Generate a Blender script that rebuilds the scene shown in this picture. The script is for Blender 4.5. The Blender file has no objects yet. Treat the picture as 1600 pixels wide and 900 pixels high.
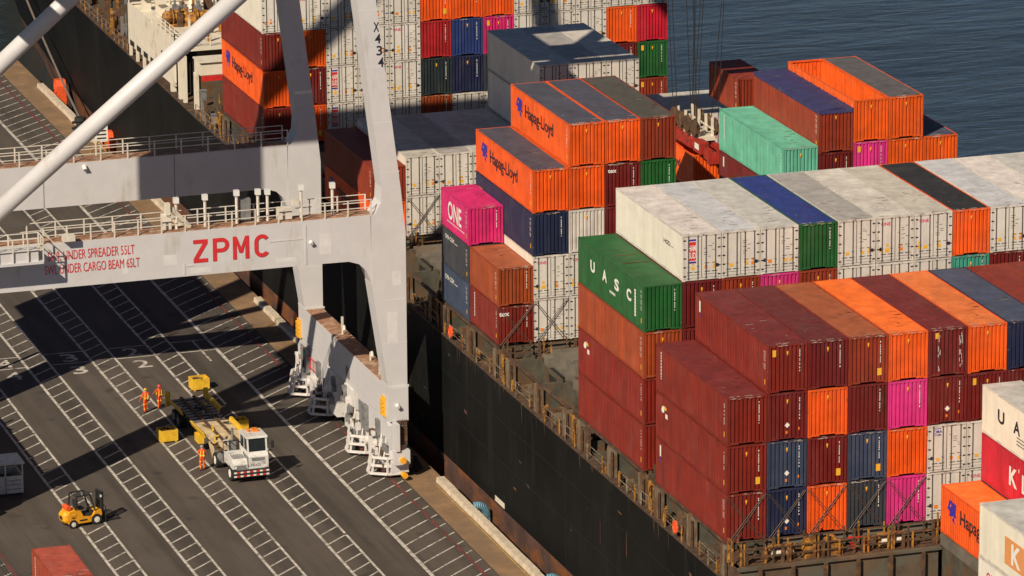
import bpy, math, random
from mathutils import Vector, Matrix

R = math.radians
rnd = random.Random(7)
S = bpy.context.scene
C = S.collection

# ------------------------------------------------------------------ camera
yaw, pitch, roll = R(17.903), R(15.493), R(-0.446)
fwd = Vector((math.sin(yaw)*math.cos(pitch), math.cos(yaw)*math.cos(pitch), -math.sin(pitch)))
rgt = Vector((math.cos(yaw), -math.sin(yaw), 0))
up = rgt.cross(fwd)
r2 = rgt*math.cos(roll) + up*math.sin(roll)
u2 = -rgt*math.sin(roll) + up*math.cos(roll)
cam_d = bpy.data.cameras.new('camera')
cam = bpy.data.objects.new('camera', cam_d)
C.objects.link(cam)
M = Matrix.Identity(4)
for i in range(3):
    M[i][0], M[i][1], M[i][2] = r2[i], u2[i], -fwd[i]
M[0][3], M[1][3], M[2][3] = -98.448, -264.851, 93.625
cam.matrix_world = M
cam_d.sensor_width = 36
cam_d.lens = 8034.8/1600*36
cam_d.clip_start = 1
cam_d.clip_end = 6000
S.camera = cam
S.render.resolution_x, S.render.resolution_y = 1024, 576

# ------------------------------------------------------------------ sky, sun, exposure
SUN_EL = 36.5
sun_travel = Vector((0.743*math.cos(R(SUN_EL)), 0.669*math.cos(R(SUN_EL)), -math.sin(R(SUN_EL))))
w = bpy.data.worlds.new('World')
S.world = w
w.use_nodes = True
nt = w.node_tree
sky = nt.nodes.new('ShaderNodeTexSky')
sky.sky_type = 'NISHITA'
sky.sun_disc = False
sky.sun_elevation = R(SUN_EL)
sky.sun_rotation = math.atan2(-sun_travel.x, -sun_travel.y)
sky.air_density = 0.45
sky.dust_density = 0.3
bg = nt.nodes['Background']
nt.links.new(sky.outputs[0], bg.inputs[0])
bg.inputs[1].default_value = 0.05
sd = bpy.data.lights.new('sun', 'SUN')
sd.energy = 5.0
sd.angle = R(0.5)
sd.color = (1.0, 0.865, 0.685)
so = bpy.data.objects.new('sun', sd)
C.objects.link(so)
so.rotation_euler = sun_travel.to_track_quat('-Z', 'Y').to_euler()
S.view_settings.view_transform = 'Standard'
S.view_settings.look = 'None'
S.view_settings.exposure = 0.12
S.view_settings.gamma = 1
S.view_settings.use_curve_mapping = False

# ------------------------------------------------------------------ materials
def lin(r, g, b, k=1.0):
    f = lambda c: ((c/255+0.055)/1.055)**2.4 if c > 10 else c/255/12.92
    return (f(r)*k, f(g)*k, f(b)*k, 1)

def new_mat(name):
    m = bpy.data.materials.new(name)
    m.use_nodes = True
    n = m.node_tree.nodes
    return m, m.node_tree, n['Principled BSDF']

def simple(name, col, rough=0.6, metal=0.0, vary=0.25, scale=3.0, spots=None, spot_at=0.62, streak=None, bump=0.0, spec=0.5):
    """a paint or metal with mottling, optional stain colour in blotches and vertical run marks"""
    m, t, b = new_mat(name)
    N = t.nodes.new
    L = t.links.new
    tc = N('ShaderNodeTexCoord')
    no = N('ShaderNodeTexNoise')
    no.inputs['Scale'].default_value = scale
    no.inputs['Detail'].default_value = 8
    no.inputs['Roughness'].default_value = 0.65
    L(tc.outputs['Object'], no.inputs['Vector'])
    mr = N('ShaderNodeMapRange')
    mr.inputs['From Min'].default_value = 0.3
    mr.inputs['From Max'].default_value = 0.7
    mr.inputs['To Min'].default_value = 1-vary
    mr.inputs['To Max'].default_value = 1+vary*0.6
    L(no.outputs['Fac'], mr.inputs['Value'])
    mx = N('ShaderNodeMix')
    mx.data_type = 'RGBA'
    mx.blend_type = 'MULTIPLY'
    mx.inputs[0].default_value = 1
    mx.inputs[6].default_value = col
    L(mr.outputs[0], mx.inputs[7])
    out = mx.outputs[2]
    if spots:
        n2 = N('ShaderNodeTexNoise')
        n2.inputs['Scale'].default_value = scale*0.7
        n2.inputs['Detail'].default_value = 10
        n2.inputs['Roughness'].default_value = 0.75
        mp = N('ShaderNodeMapping')
        mp.inputs['Location'].default_value = (3.1, 7.7, 1.3)
        if streak:
            mp.inputs['Scale'].default_value = streak
        L(tc.outputs['Object'], mp.inputs['Vector'])
        L(mp.outputs[0], n2.inputs['Vector'])
        r2_ = N('ShaderNodeMapRange')
        r2_.inputs['From Min'].default_value = spot_at-0.06
        r2_.inputs['From Max'].default_value = spot_at+0.06
        L(n2.outputs['Fac'], r2_.inputs['Value'])
        m2 = N('ShaderNodeMix')
        m2.data_type = 'RGBA'
        m2.inputs[7].default_value = spots
        L(r2_.outputs[0], m2.inputs[0])
        L(out, m2.inputs[6])
        out = m2.outputs[2]
    L(out, b.inputs['Base Color'])
    b.inputs['Roughness'].default_value = rough
    b.inputs['Specular IOR Level'].default_value = spec
    b.inputs['Metallic'].default_value = metal
    if bump:
        bp = N('ShaderNodeBump')
        bp.inputs['Strength'].default_value = bump
        bp.inputs['Distance'].default_value = 0.02
        L(no.outputs['Fac'], bp.inputs['Height'])
        L(bp.outputs[0], b.inputs['Normal'])
    return m

def paint(name, rust_at, dust, rough=0.5):
    """container paint: its colour is the object's own, worn by dust, vertical runs and rust specks"""
    m, t, b = new_mat(name)
    N = t.nodes.new
    L = t.links.new
    oi = N('ShaderNodeObjectInfo')
    tc = N('ShaderNodeTexCoord')
    off = N('ShaderNodeVectorMath')
    off.operation = 'MULTIPLY_ADD'
    comb = N('ShaderNodeCombineXYZ')
    for k in range(3):
        L(oi.outputs['Random'], comb.inputs[k])
    L(comb.outputs[0], off.inputs[0])
    off.inputs[1].default_value = (91, 57, 33)
    L(tc.outputs['Object'], off.inputs[2])
    def noise(sc, detail, stretch=None, rgh=0.6):
        n = N('ShaderNodeTexNoise')
        n.inputs['Scale'].default_value = sc
        n.inputs['Detail'].default_value = detail
        n.inputs['Roughness'].default_value = rgh
        if stretch:
            mp = N('ShaderNodeMapping')
            mp.inputs['Scale'].default_value = stretch
            L(off.outputs[0], mp.inputs['Vector'])
            L(mp.outputs[0], n.inputs['Vector'])
        else:
            L(off.outputs[0], n.inputs['Vector'])
        return n.outputs['Fac']
    def rng(src, a, b_, lo, hi):
        r = N('ShaderNodeMapRange')
        for key, v in (('From Min', a), ('From Max', b_), ('To Min', lo), ('To Max', hi)):
            r.inputs[key].default_value = v
        L(src, r.inputs['Value'])
        return r.outputs[0]
    def mix(fac, a, b_, blend='MIX'):
        x = N('ShaderNodeMix')
        x.data_type = 'RGBA'
        x.blend_type = blend
        if hasattr(fac, 'node'):
            L(fac, x.inputs[0])
        else:
            x.inputs[0].default_value = fac
        for s, v in ((6, a), (7, b_)):
            if hasattr(v, 'node'):
                L(v, x.inputs[s])
            else:
                x.inputs[s].default_value = v
        return x.outputs[2]
    col = mix(1, oi.outputs['Color'], rng(noise(0.8, 5), 0.3, 0.7, *((0.92, 1.04) if 'reefer' in name else (0.78, 1.13))), 'MULTIPLY')
    col = mix(1, col, rng(noise(1.6, 5, (1.2, 1.2, 0.06)), 0.35, 0.7, 1.04, 0.92 if 'reefer' in name else 0.80), 'MULTIPLY')
    col = mix(rng(noise(2.2, 6, (1, 1, 0.12)), 0.52, 0.75, 0, dust), col, (0.30, 0.25, 0.20, 1))
    col = mix(rng(noise(0.55, 8, None, 0.7), 0.5, 0.75, 0, dust*1.2), col, (0.22, 0.18, 0.15, 1))
    col = mix(rng(noise(5.0, 8, (1, 1, 0.35), 0.7), rust_at, rust_at+0.07, 0, 0.8), col, (0.085, 0.035, 0.016, 1))
    if name.endswith('frame_paint'):
        col = mix(rng(noise(3.3, 9, None, 0.8), 0.62, 0.68, 0, 0.75), col, (0.42, 0.36, 0.30, 1))
    L(col, b.inputs['Base Color'])
    b.inputs['Roughness'].default_value = rough
    bp = N('ShaderNodeBump')
    bp.inputs['Strength'].default_value = 0.55
    bp.inputs['Distance'].default_value = 0.05
    L(noise(1.1, 3), bp.inputs['Height'])
    L(bp.outputs[0], b.inputs['Normal'])
    return m

M_paint = paint('container_paint', 0.685, 0.08)
M_roof = paint('container_roof_paint', 0.70, 0.09, 0.6)
M_reefer = paint('reefer_paint', 0.68, 0.15, 0.45)
M_frame = paint('container_frame_paint', 0.60, 0.12, 0.55)
M_cast = simple('corner_casting_steel', (0.10, 0.065, 0.045, 1), 0.7, vary=0.5, scale=9)
M_dark = simple('black_and_recess_shade', (0.012, 0.011, 0.010, 1), 0.9)  # near-black for gaskets, rails and chain; in openings and recesses it is painted shade
M_rubber = simple('black_rubber', (0.018, 0.018, 0.018, 1), 0.8)
M_white = simple('white_marking_paint', (0.78, 0.76, 0.70, 1), 0.6, vary=0.1)
M_black = simple('black_lettering', (0.02, 0.018, 0.03, 1), 0.6)
M_yel = simple('yellow_label', (0.80, 0.42, 0.03, 1), 0.5, vary=0.1)
M_orgl = simple('orange_label', (0.75, 0.22, 0.02, 1), 0.5, vary=0.1)
M_redl = simple('red_lettering', (0.62, 0.03, 0.035, 1), 0.5, vary=0.15)
M_mag = simple('magenta_lettering', (0.62, 0.02, 0.13, 1), 0.5, vary=0.1)
M_blue = simple('blue_lettering', (0.045, 0.03, 0.34, 1), 0.5, vary=0.1)
M_tan = simple('tan_logo_panel', (0.72, 0.30, 0.10, 1), 0.5, vary=0.1)
M_rod = simple('galvanised_steel', (0.13, 0.12, 0.11, 1), 0.5, metal=0.3, vary=0.3)
M_crane = simple('crane_white_paint', (0.58, 0.57, 0.578, 1), 0.45, vary=0.06, scale=0.9, spots=(0.47, 0.43, 0.39, 1), spot_at=0.635, streak=(1, 1, 0.25))
M_walk = simple('rusty_walkway', (0.33, 0.17, 0.10, 1), 0.8, vary=0.45, scale=1.8, spots=(0.50, 0.36, 0.25, 1), spot_at=0.56)
M_rail = simple('railing_paint', (0.66, 0.61, 0.53, 1), 0.5, vary=0.2, spots=(0.20, 0.09, 0.04, 1), spot_at=0.7)
M_gear = simple('grey_machinery', (0.20, 0.20, 0.20, 1), 0.5, vary=0.4)
M_hull = simple('hull_black_paint', (0.0100, 0.0102, 0.0100, 1), 0.62, vary=0.45, scale=0.16, spots=(0.017, 0.016, 0.0145, 1), spot_at=0.60, streak=(1, 3.0, 0.35), spec=0.10, bump=0.15)
M_boot = simple('hull_boot_topping', (0.085, 0.048, 0.040, 1), 0.7, vary=0.45, scale=0.5, spots=(0.20, 0.070, 0.020, 1), spot_at=0.52, streak=(1, 0.5, 1))
M_deck = simple('rusty_deck', (0.075, 0.045, 0.030, 1), 0.85, vary=0.6, scale=2.0, spots=(0.17, 0.085, 0.03, 1), spot_at=0.58)
M_pil = simple('pale_ship_pillar', (0.19, 0.155, 0.105, 1), 0.7, vary=0.4, scale=1.6, spots=(0.12, 0.055, 0.022, 1), spot_at=0.49, streak=(1, 1, 0.35))
M_ship = simple('ship_grey_green', (0.080, 0.075, 0.055, 1), 0.65, vary=0.45, scale=1.1, spots=(0.13, 0.06, 0.022, 1), spot_at=0.55, streak=(1, 1, 0.4))
M_hatch = simple('hatch_cover_grey', (0.150, 0.132, 0.102, 1), 0.7, vary=0.35, scale=0.7, spots=(0.16, 0.085, 0.04, 1), spot_at=0.62)
M_rust = simple('rusty_steel', (0.095, 0.052, 0.028, 1), 0.85, vary=0.6, scale=2.5, spots=(0.26, 0.12, 0.035, 1), spot_at=0.6)
M_bulk = simple('brown_bulkhead', (0.115, 0.075, 0.045, 1), 0.8, vary=0.45, scale=0.6, spots=(0.10, 0.095, 0.07, 1), spot_at=0.52)
M_syel = simple('ship_yellow_paint', (0.50, 0.23, 0.03, 1), 0.6, vary=0.45, spots=(0.12, 0.05, 0.02, 1), spot_at=0.50)
M_srail = simple('worn_ship_rail', (0.30, 0.26, 0.19, 1), 0.7, vary=0.4, spots=(0.13, 0.065, 0.03, 1), spot_at=0.5)
M_cream = simple('ship_cream_paint', (0.72, 0.66, 0.54, 1), 0.5, vary=0.1, scale=1.2, spots=(0.34, 0.16, 0.055, 1), spot_at=0.60, streak=(1, 1, 0.35))
M_asph = None
M_yard = simple('yard_white_paint', (0.56, 0.52, 0.46, 1), 0.8, vary=0.5, scale=2.4, spots=(0.10, 0.085, 0.07, 1), spot_at=0.585)
M_ydred = simple('yard_red_paint', (0.20, 0.035, 0.035, 1), 0.8, vary=0.5, scale=1.5, spots=(0.06, 0.05, 0.045, 1), spot_at=0.54)
M_conc = simple('weathered_concrete', (0.27, 0.165, 0.085, 1), 0.9, vary=0.35, scale=0.7, spots=(0.20, 0.13, 0.075, 1), spot_at=0.52, bump=0.3)
M_kerb = simple('white_kerb_paint', (0.58, 0.49, 0.37, 1), 0.8, vary=0.3, scale=1.6, spots=(0.36, 0.26, 0.17, 1), spot_at=0.62)
M_glass = simple('dark_glass', (0.02, 0.025, 0.03, 1), 0.1)
M_oran = simple('hi_vis_orange', (0.80, 0.085, 0.012, 1), 0.7, vary=0.15)
M_buoy = simple('fender_orange', (0.80, 0.10, 0.02, 1), 0.6, vary=0.25)
M_sblue = simple('fender_blue', (0.13, 0.30, 0.40, 1), 0.5, vary=0.25, spots=(0.30, 0.35, 0.36, 1), spot_at=0.66)
M_fork = simple('forklift_yellow', (0.80, 0.36, 0.015, 1), 0.45, vary=0.2)
M_tyel = simple('trailer_yellow', (0.75, 0.46, 0.03, 1), 0.55, vary=0.25, spots=(0.2, 0.11, 0.05, 1), spot_at=0.64)
M_tbed = simple('trailer_cream_deck', (0.60, 0.48, 0.29, 1), 0.7, vary=0.3, scale=1.5, spots=(0.26, 0.13, 0.06, 1), spot_at=0.6)
M_skin = simple('skin', (0.42, 0.22, 0.14, 1), 0.6, vary=0.05)
M_lime = simple('reflective_yellow', (0.80, 0.62, 0.06, 1), 0.5, vary=0.05)
M_red = simple('red_machine_paint', (0.60, 0.025, 0.02, 1), 0.5, vary=0.3, spots=(0.10, 0.03, 0.02, 1), spot_at=0.66)
M_tarp = simple('blue_tarpaulin', (0.040, 0.038, 0.125, 1), 0.7, vary=0.25, scale=1.0, spots=(0.085, 0.075, 0.12, 1), spot_at=0.62)
M_rope = simple('mooring_rope', (0.16, 0.13, 0.11, 1), 0.9)
M_wire = simple('steel_wire', (0.02, 0.02, 0.022, 1), 0.6)
M_rustred = simple('rust_red_repair', (0.16, 0.045, 0.02, 1), 0.8, vary=0.4)
M_scuff = simple('pale_scrape', (0.50, 0.42, 0.36, 1), 0.7, vary=0.3)
M_cwht = simple('crane_bogie_white', (0.70, 0.67, 0.64, 1), 0.5, vary=0.15, scale=3, spots=(0.30, 0.22, 0.16, 1), spot_at=0.63)
M_patch = simple('crane_touch_up_paint', (0.66, 0.645, 0.64, 1), 0.5, vary=0.1, scale=2)
M_sprd = simple('worn_spreader_red', (0.40, 0.028, 0.018, 1), 0.55, vary=0.4, scale=3, spots=(0.10, 0.03, 0.02, 1), spot_at=0.56)
M_seam = simple('hull_weld_seam', (0.017, 0.0172, 0.017, 1), 0.6, spec=0.1)
M_hscr = simple('hull_scrape_grey', (0.045, 0.045, 0.043, 1), 0.7)
M_rrun = simple('rust_run', (0.055, 0.028, 0.013, 1), 0.8, vary=0.5)
M_lash = simple('rusty_lashing_steel', (0.10, 0.07, 0.05, 1), 0.6, vary=0.4)
M_lens = simple('lamp_lens', (0.75, 0.75, 0.72, 1), 0.2, vary=0.05)

def asphalt():
    m, t, b = new_mat('asphalt')
    N, L = t.nodes.new, t.links.new
    tc = N('ShaderNodeTexCoord')
    def noise(sc, d, st=None, rg=0.6):
        n = N('ShaderNodeTexNoise')
        n.inputs['Scale'].default_value = sc
        n.inputs['Detail'].default_value = d
        n.inputs['Roughness'].default_value = rg
        if st:
            mp = N('ShaderNodeMapping')
            mp.inputs['Scale'].default_value = st
            L(tc.outputs['Object'], mp.inputs['Vector'])
            L(mp.outputs[0], n.inputs['Vector'])
        else:
            L(tc.outputs['Object'], n.inputs['Vector'])
        return n.outputs['Fac']
    def ramp(src, a, b_, lo, hi):
        r = N('ShaderNodeMapRange')
        for k, v in (('From Min', a), ('From Max', b_), ('To Min', lo), ('To Max', hi)):
            r.inputs[k].default_value = v
        L(src, r.inputs['Value'])
        return r.outputs[0]
    def mul(a, b_):
        x = N('ShaderNodeMath')
        x.operation = 'MULTIPLY'
        L(a, x.inputs[0])
        L(b_, x.inputs[1])
        return x.outputs[0]
    v = mul(ramp(noise(0.09, 6), 0.3, 0.7, 0.80, 1.18), ramp(noise(14, 3), 0.2, 0.8, 0.86, 1.14))
    v = mul(v, ramp(noise(0.55, 7, (1, 0.22, 1), 0.7), 0.35, 0.7, 1.1, 0.82))
    v = mul(v, ramp(noise(0.42, 9, None, 0.62), 0.63, 0.71, 1.0, 0.55))
    v = mul(v, ramp(noise(1.6, 9, (1.0, 0.06, 1), 0.75), 0.62, 0.72, 1.0, 0.80))
    v = mul(v, ramp(noise(0.8, 4, (1.0, 0.014, 1), 0.5), 0.45, 0.66, 1.08, 0.70))
    v = mul(v, ramp(noise(2.6, 3, (1.0, 0.03, 1), 0.5), 0.60, 0.72, 1.0, 0.82))
    vo = N('ShaderNodeTexVoronoi')
    vo.inputs['Scale'].default_value = 0.34
    L(tc.outputs['Object'], vo.inputs['Vector'])
    v = mul(v, ramp(vo.outputs['Distance'], 0.03, 0.17, 0.55, 1.0))
    mx = N('ShaderNodeMix')
    mx.data_type = 'RGBA'
    mx.blend_type = 'MULTIPLY'
    mx.inputs[0].default_value = 1
    mx.inputs[6].default_value = (0.078, 0.063, 0.051, 1)
    L(v, mx.inputs[7])
    L(mx.outputs[2], b.inputs['Base Color'])
    b.inputs['Roughness'].default_value = 0.9
    bp = N('ShaderNodeBump')
    bp.inputs['Strength'].default_value = 0.25
    bp.inputs['Distance'].default_value = 0.02
    L(noise(25, 3), bp.inputs['Height'])
    L(bp.outputs[0], b.inputs['Normal'])
    return m
M_asph = asphalt()

def water_mat():
    m, t, b = new_mat('harbour_water')
    N, L = t.nodes.new, t.links.new
    tc = N('ShaderNodeTexCoord')
    b.inputs['Base Color'].default_value = (0.020, 0.031, 0.034, 1)
    b.inputs['Roughness'].default_value = 0.16
    b.inputs['IOR'].default_value = 1.33
    mp = N('ShaderNodeMapping')
    mp.inputs['Rotation'].default_value = (0, 0, R(-25))
    mp.inputs['Scale'].default_value = (0.30, 1.0, 1)
    L(tc.outputs['Object'], mp.inputs['Vector'])
    n1 = N('ShaderNodeTexNoise')
    n1.inputs['Scale'].default_value = 0.55
    n1.inputs['Detail'].default_value = 7
    n1.inputs['Roughness'].default_value = 0.56
    n1.inputs['Distortion'].default_value = 0.6
    L(mp.outputs[0], n1.inputs['Vector'])
    n2 = N('ShaderNodeTexNoise')
    n2.inputs['Scale'].default_value = 0.05
    n2.inputs['Detail'].default_value = 3
    L(mp.outputs[0], n2.inputs['Vector'])
    mm = N('ShaderNodeMath')
    mm.operation = 'MULTIPLY_ADD'
    L(n2.outputs['Fac'], mm.inputs[0])
    mm.inputs[1].default_value = 3.0
    L(n1.outputs['Fac'], mm.inputs[2])
    bp = N('ShaderNodeBump')
    bp.inputs['Strength'].default_value = 0.26
    bp.inputs['Distance'].default_value = 0.9
    L(mm.outputs[0], bp.inputs['Height'])
    L(bp.outputs[0], b.inputs['Normal'])
    return m
M_water = water_mat()

# ------------------------------------------------------------------ mesh helpers
class MB:
    def __init__(s):
        s.v, s.f, s.m, s.mi = [], [], [], 0
    def mat(s, i):
        s.mi = i
        return s
    def face(s, pts):
        n = len(s.v)
        s.v += [tuple(p) for p in pts]
        s.f.append(tuple(range(n, n+len(pts))))
        s.m.append(s.mi)
        return s
    def hexa(s, p):
        n = len(s.v)
        s.v += [tuple(q) for q in p]
        for q in ((0, 3, 2, 1), (4, 5, 6, 7), (0, 1, 5, 4), (1, 2, 6, 5), (2, 3, 7, 6), (3, 0, 4, 7)):
            s.f.append(tuple(n+i for i in q))
            s.m.append(s.mi)
        return s
    def box(s, x0, x1, y0, y1, z0, z1):
        return s.hexa([(x0, y0, z0), (x1, y0, z0), (x1, y1, z0), (x0, y1, z0), (x0, y0, z1), (x1, y0, z1), (x1, y1, z1), (x0, y1, z1)])
    def bar(s, a, b, w, h=None):
        a, b = Vector(a), Vector(b)
        h = h or w
        d = (b-a).normalized()
        ref = Vector((0, 0, 1)) if abs(d.z) < 0.95 else Vector((1, 0, 0))
        x = d.cross(ref).normalized()*w/2
        y = x.cross(d).normalized()*h/2
        return s.hexa([a-x-y, a+x-y, a+x+y, a-x+y, b-x-y, b+x-y, b+x+y, b-x+y])
    def tube(s, a, b, r, n=8, r2=None, cap=True):
        a, b = Vector(a), Vector(b)
        r2 = r if r2 is None else r2
        d = (b-a).normalized()
        ref = Vector((0, 0, 1)) if abs(d.z) < 0.95 else Vector((1, 0, 0))
        x = d.cross(ref).normalized()
        y = x.cross(d).normalized()
        k = len(s.v)
        for p, rr in ((a, r), (b, r2)):
            for i in range(n):
                t = 2*math.pi*i/n
                s.v.append(tuple(p + x*math.cos(t)*rr + y*math.sin(t)*rr))
        for i in range(n):
            j = (i+1) % n
            s.f.append((k+i, k+j, k+n+j, k+n+i))
            s.m.append(s.mi)
        if cap:
            s.f.append(tuple(k+i for i in reversed(range(n))))
            s.m.append(s.mi)
            s.f.append(tuple(k+n+i for i in range(n)))
            s.m.append(s.mi)
        return s
    def path(s, pts, r, n=6):
        for a, b in zip(pts, pts[1:]):
            s.tube(a, b, r, n)
        return s
    def prism(s, pts, a, b, axis):
        """polygon pts in the two other axes, extruded along axis from a to b"""
        def P(p, c):
            return {'x': (c, p[0], p[1]), 'y': (p[0], c, p[1]), 'z': (p[0], p[1], c)}[axis]
        n = len(pts)
        k = len(s.v)
        s.v += [P(p, a) for p in pts] + [P(p, b) for p in pts]
        s.f.append(tuple(k+i for i in range(n)))
        s.f.append(tuple(k+n+i for i in reversed(range(n))))
        s.m += [s.mi]*2
        for i in range(n):
            j = (i+1) % n
            s.f.append((k+i, k+n+i, k+n+j, k+j))
            s.m.append(s.mi)
        return s
    def ball(s, c, r, n=10, k=6, sz=1.0):
        c = Vector(c)
        rows = []
        for i in range(k+1):
            a = math.pi*i/k
            row = []
            for j in range(n):
                t = 2*math.pi*j/n
                row.append(len(s.v))
                s.v.append((c.x+r*math.sin(a)*math.cos(t), c.y+r*math.sin(a)*math.sin(t), c.z+r*math.cos(a)*sz))
            rows.append(row)
        for i in range(k):
            for j in range(n):
                q = (j+1) % n
                s.f.append((rows[i][j], rows[i+1][j], rows[i+1][q], rows[i][q]))
                s.m.append(s.mi)
        return s
    def add(s, me, mw):
        k = len(s.v)
        s.v += [tuple(mw @ v.co) for v in me.vertices]
        for p in me.polygons:
            s.f.append(tuple(k+i for i in p.vertices))
            s.m.append(s.mi)
        return s
    def mesh(s, name, mats):
        me = bpy.data.meshes.new(name)
        me.from_pydata(s.v, [], s.f)
        for mt in mats:
            me.materials.append(mt)
        me.polygons.foreach_set('material_index', s.m)
        me.update()
        return me

def link(name, me, parent=None, loc=None, col=None, rz=0):
    o = bpy.data.objects.new(name, me)
    C.objects.link(o)
    if parent:
        o.parent = parent
    if loc:
        o.location = loc
    if rz:
        o.rotation_euler.z = rz
    if col:
        o.color = col
    return o

def obj(name, mb, mats, parent=None, loc=None, rz=0, smooth=False):
    mats = mats if isinstance(mats, (list, tuple)) else [mats]
    me = mb.mesh(name, mats)
    if smooth:
        me.polygons.foreach_set('use_smooth', [True]*len(me.polygons))
    return link(name, me, parent, loc, rz=rz)

def tag(o, label, cat, group=None):
    o['label'] = label
    o['category'] = cat
    if group:
        o['group'] = group
    return o

def struct(name, mb, mats):
    o = obj(name, mb, mats)
    o['kind'] = 'structure'
    return o

def empty(name, loc=(0, 0, 0), rz=0):
    o = bpy.data.objects.new(name, None)
    C.objects.link(o)
    o.location = loc
    o.rotation_euler.z = rz
    return o

def copy_tree(o, parent=None):
    c = o.copy()
    C.objects.link(c)
    if parent:
        c.parent = parent
    for ch in list(o.children):
        copy_tree(ch, c)
    return c

_txt = {}
def text_me(s, bold=0.0):
    """flat lettering, cap height 1, centred on its width, baseline at 0"""
    key = (s, bold)
    if key not in _txt:
        cu = bpy.data.curves.new('lettering', 'FONT')
        cu.body = s
        cu.offset = bold
        cu.resolution_u = 3
        o = bpy.data.objects.new('lettering', cu)
        C.objects.link(o)
        dg = bpy.context.evaluated_depsgraph_get()
        me = bpy.data.meshes.new_from_object(o.evaluated_get(dg))
        bpy.data.objects.remove(o)
        xs = [v.co.x for v in me.vertices]
        ys = [v.co.y for v in me.vertices]
        x0, x1 = min(xs), max(xs)
        for v in me.vertices:
            v.co = ((v.co.x-(x0+x1)/2)/0.69, v.co.y/0.69, 0)
        _txt[key] = (me, (x1-x0)/0.69)
    return _txt[key]

def lettering(mb, s, c, h, plane, width=None, bold=0.0, up90=False):
    """writes s centred at c with cap height h on a 'side' (normal -x), 'front' (normal -y) or 'ground' plane"""
    me, w0 = text_me(s, bold)
    sx = (width/w0) if width else h
    d, u = {'side': ((0, -1, 0), (0, 0, 1)), 'front': ((1, 0, 0), (0, 0, 1)), 'ground': ((1, 0, 0), (0, 1, 0))}[plane]
    d, u = Vector(d), Vector(u)
    if up90:
        d, u = -u, d
    n = d.cross(u)
    c = Vector(c) - u*h/2
    mw = Matrix(((d.x*sx, u.x*h, n.x, c.x), (d.y*sx, u.y*h, n.y, c.y), (d.z*sx, u.z*h, n.z, c.z), (0, 0, 0, 1)))
    return mb.add(me, mw)

# ------------------------------------------------------------------ shipping containers
CW, PITCH, L40, L20, HC, ST = 2.438, 2.492, 12.192, 6.058, 2.872, 2.565
TIER, TIERS = 2.903, 2.61
_cm = {}

def zigzag(x0, x1, n, d):
    """trapezoidal sheet profile: n ribs between x0 and x1, d deep"""
    p = (x1-x0)/n
    out = []
    for i in range(n):
        a = x0+i*p
        out += [(a, 0), (a+p*0.52, 0), (a+p*0.62, d), (a+p*0.90, d)]
    out.append((x1, 0))
    return out

def corr(mb, prof, lo, hi, fn):
    for (a, da), (b, db) in zip(prof, prof[1:]):
        mb.face([fn(a, da, lo), fn(b, db, lo), fn(b, db, hi), fn(a, da, hi)])
    return mb

def c_frame(L, H, door):
    k = ('frame', L, H, door)
    if k in _cm:
        return _cm[k]
    m = MB()
    pw = 0.07 if door else 0.055
    for x0, x1 in ((0, pw+0.03), (CW-pw-0.03, CW)):
        m.box(x0, x1, 0, 0.10, 0.118, H-0.118)
        m.box(x0, x1, L-0.10, L, 0.118, H-0.118)
    for x0, x1 in ((0.002, 0.07), (CW-0.07, CW-0.002)):
        m.box(x0, x1, 0.18, L-0.18, H-0.08, H-0.002)
        m.box(x0, x1, 0.18, L-0.18, 0.03, 0.17)
    for y0, y1 in ((0.004, 0.08), (L-0.08, L-0.004)):
        m.box(0.18, CW-0.18, y0, y1, H-0.12, H-0.004)
        if door:
            m.box(0.18, CW-0.18, y0, y1, 0.03, 0.15)
        else:
            m.box(0.18, 0.72, y0, y1, 0.05, 0.16)
            m.box(CW-0.72, CW-0.18, y0, y1, 0.05, 0.16)
            m.box(0.722, CW-0.722, y0, y1, 0.125, 0.16)
    m.face([(0.05, 0.05, 0.13), (CW-0.05, 0.05, 0.13), (CW-0.05, L-0.05, 0.13), (0.05, L-0.05, 0.13)])
    corr(m, zigzag(0.1, CW-0.1, 8, -0.04), 0.14, H-0.1, lambda a, d, z: (a, L-0.03+d, z))
    m.mat(1)
    for x0, x1 in ((-0.003, 0.175), (CW-0.175, CW+0.003)):
        for y0, y1 in ((-0.003, 0.175), (L-0.175, L+0.003)):
            m.box(x0, x1, y0, y1, -0.001, 0.117)
            m.box(x0, x1, y0, y1, H-0.117, H+0.003)
    m.mat(2)
    m.box(0.05, CW-0.05, 0.2, L-0.2, 0.035, 0.12)  # near-black fill, the dark of the gap under the floor is painted
    _cm[k] = m.mesh('shipping_container', [M_frame, M_frame, M_dark])
    return _cm[k]

def c_end(H):
    k = ('end', H)
    if k not in _cm:
        m = corr(MB(), zigzag(0.085, CW-0.085, 9, 0.075), 0.155, H-0.115, lambda a, d, z: (a, 0.018+d, z))
        _cm[k] = m.mesh('end_wall', [M_paint])
    return _cm[k]

def c_side(L, H):
    k = ('side', L, H)
    if k not in _cm:
        n = 44 if L > 8 else 22
        m = corr(MB(), zigzag(0.1, L-0.1, n, 0.036), 0.165, H-0.075, lambda a, d, z: (0.016+d, a, z))
        _cm[k] = m.mesh('side_wall', [M_paint])
    return _cm[k]

def c_flat_side(L, H):
    k = ('flat', L, H)
    if k not in _cm:
        m = MB()
        n = 11 if L > 8 else 5
        for i in range(n):
            a, b = 0.1+(L-0.2)*i/n, 0.1+(L-0.2)*(i+1)/n
            m.box(0.012, 0.04, a+0.004, b-0.004, 0.172, H-0.082)
        m.box(0.02, 0.036, 0.1, L-0.1, 0.165, H-0.075)
        _cm[k] = m.mesh('side_wall', [M_reefer])
    return _cm[k]

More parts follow.
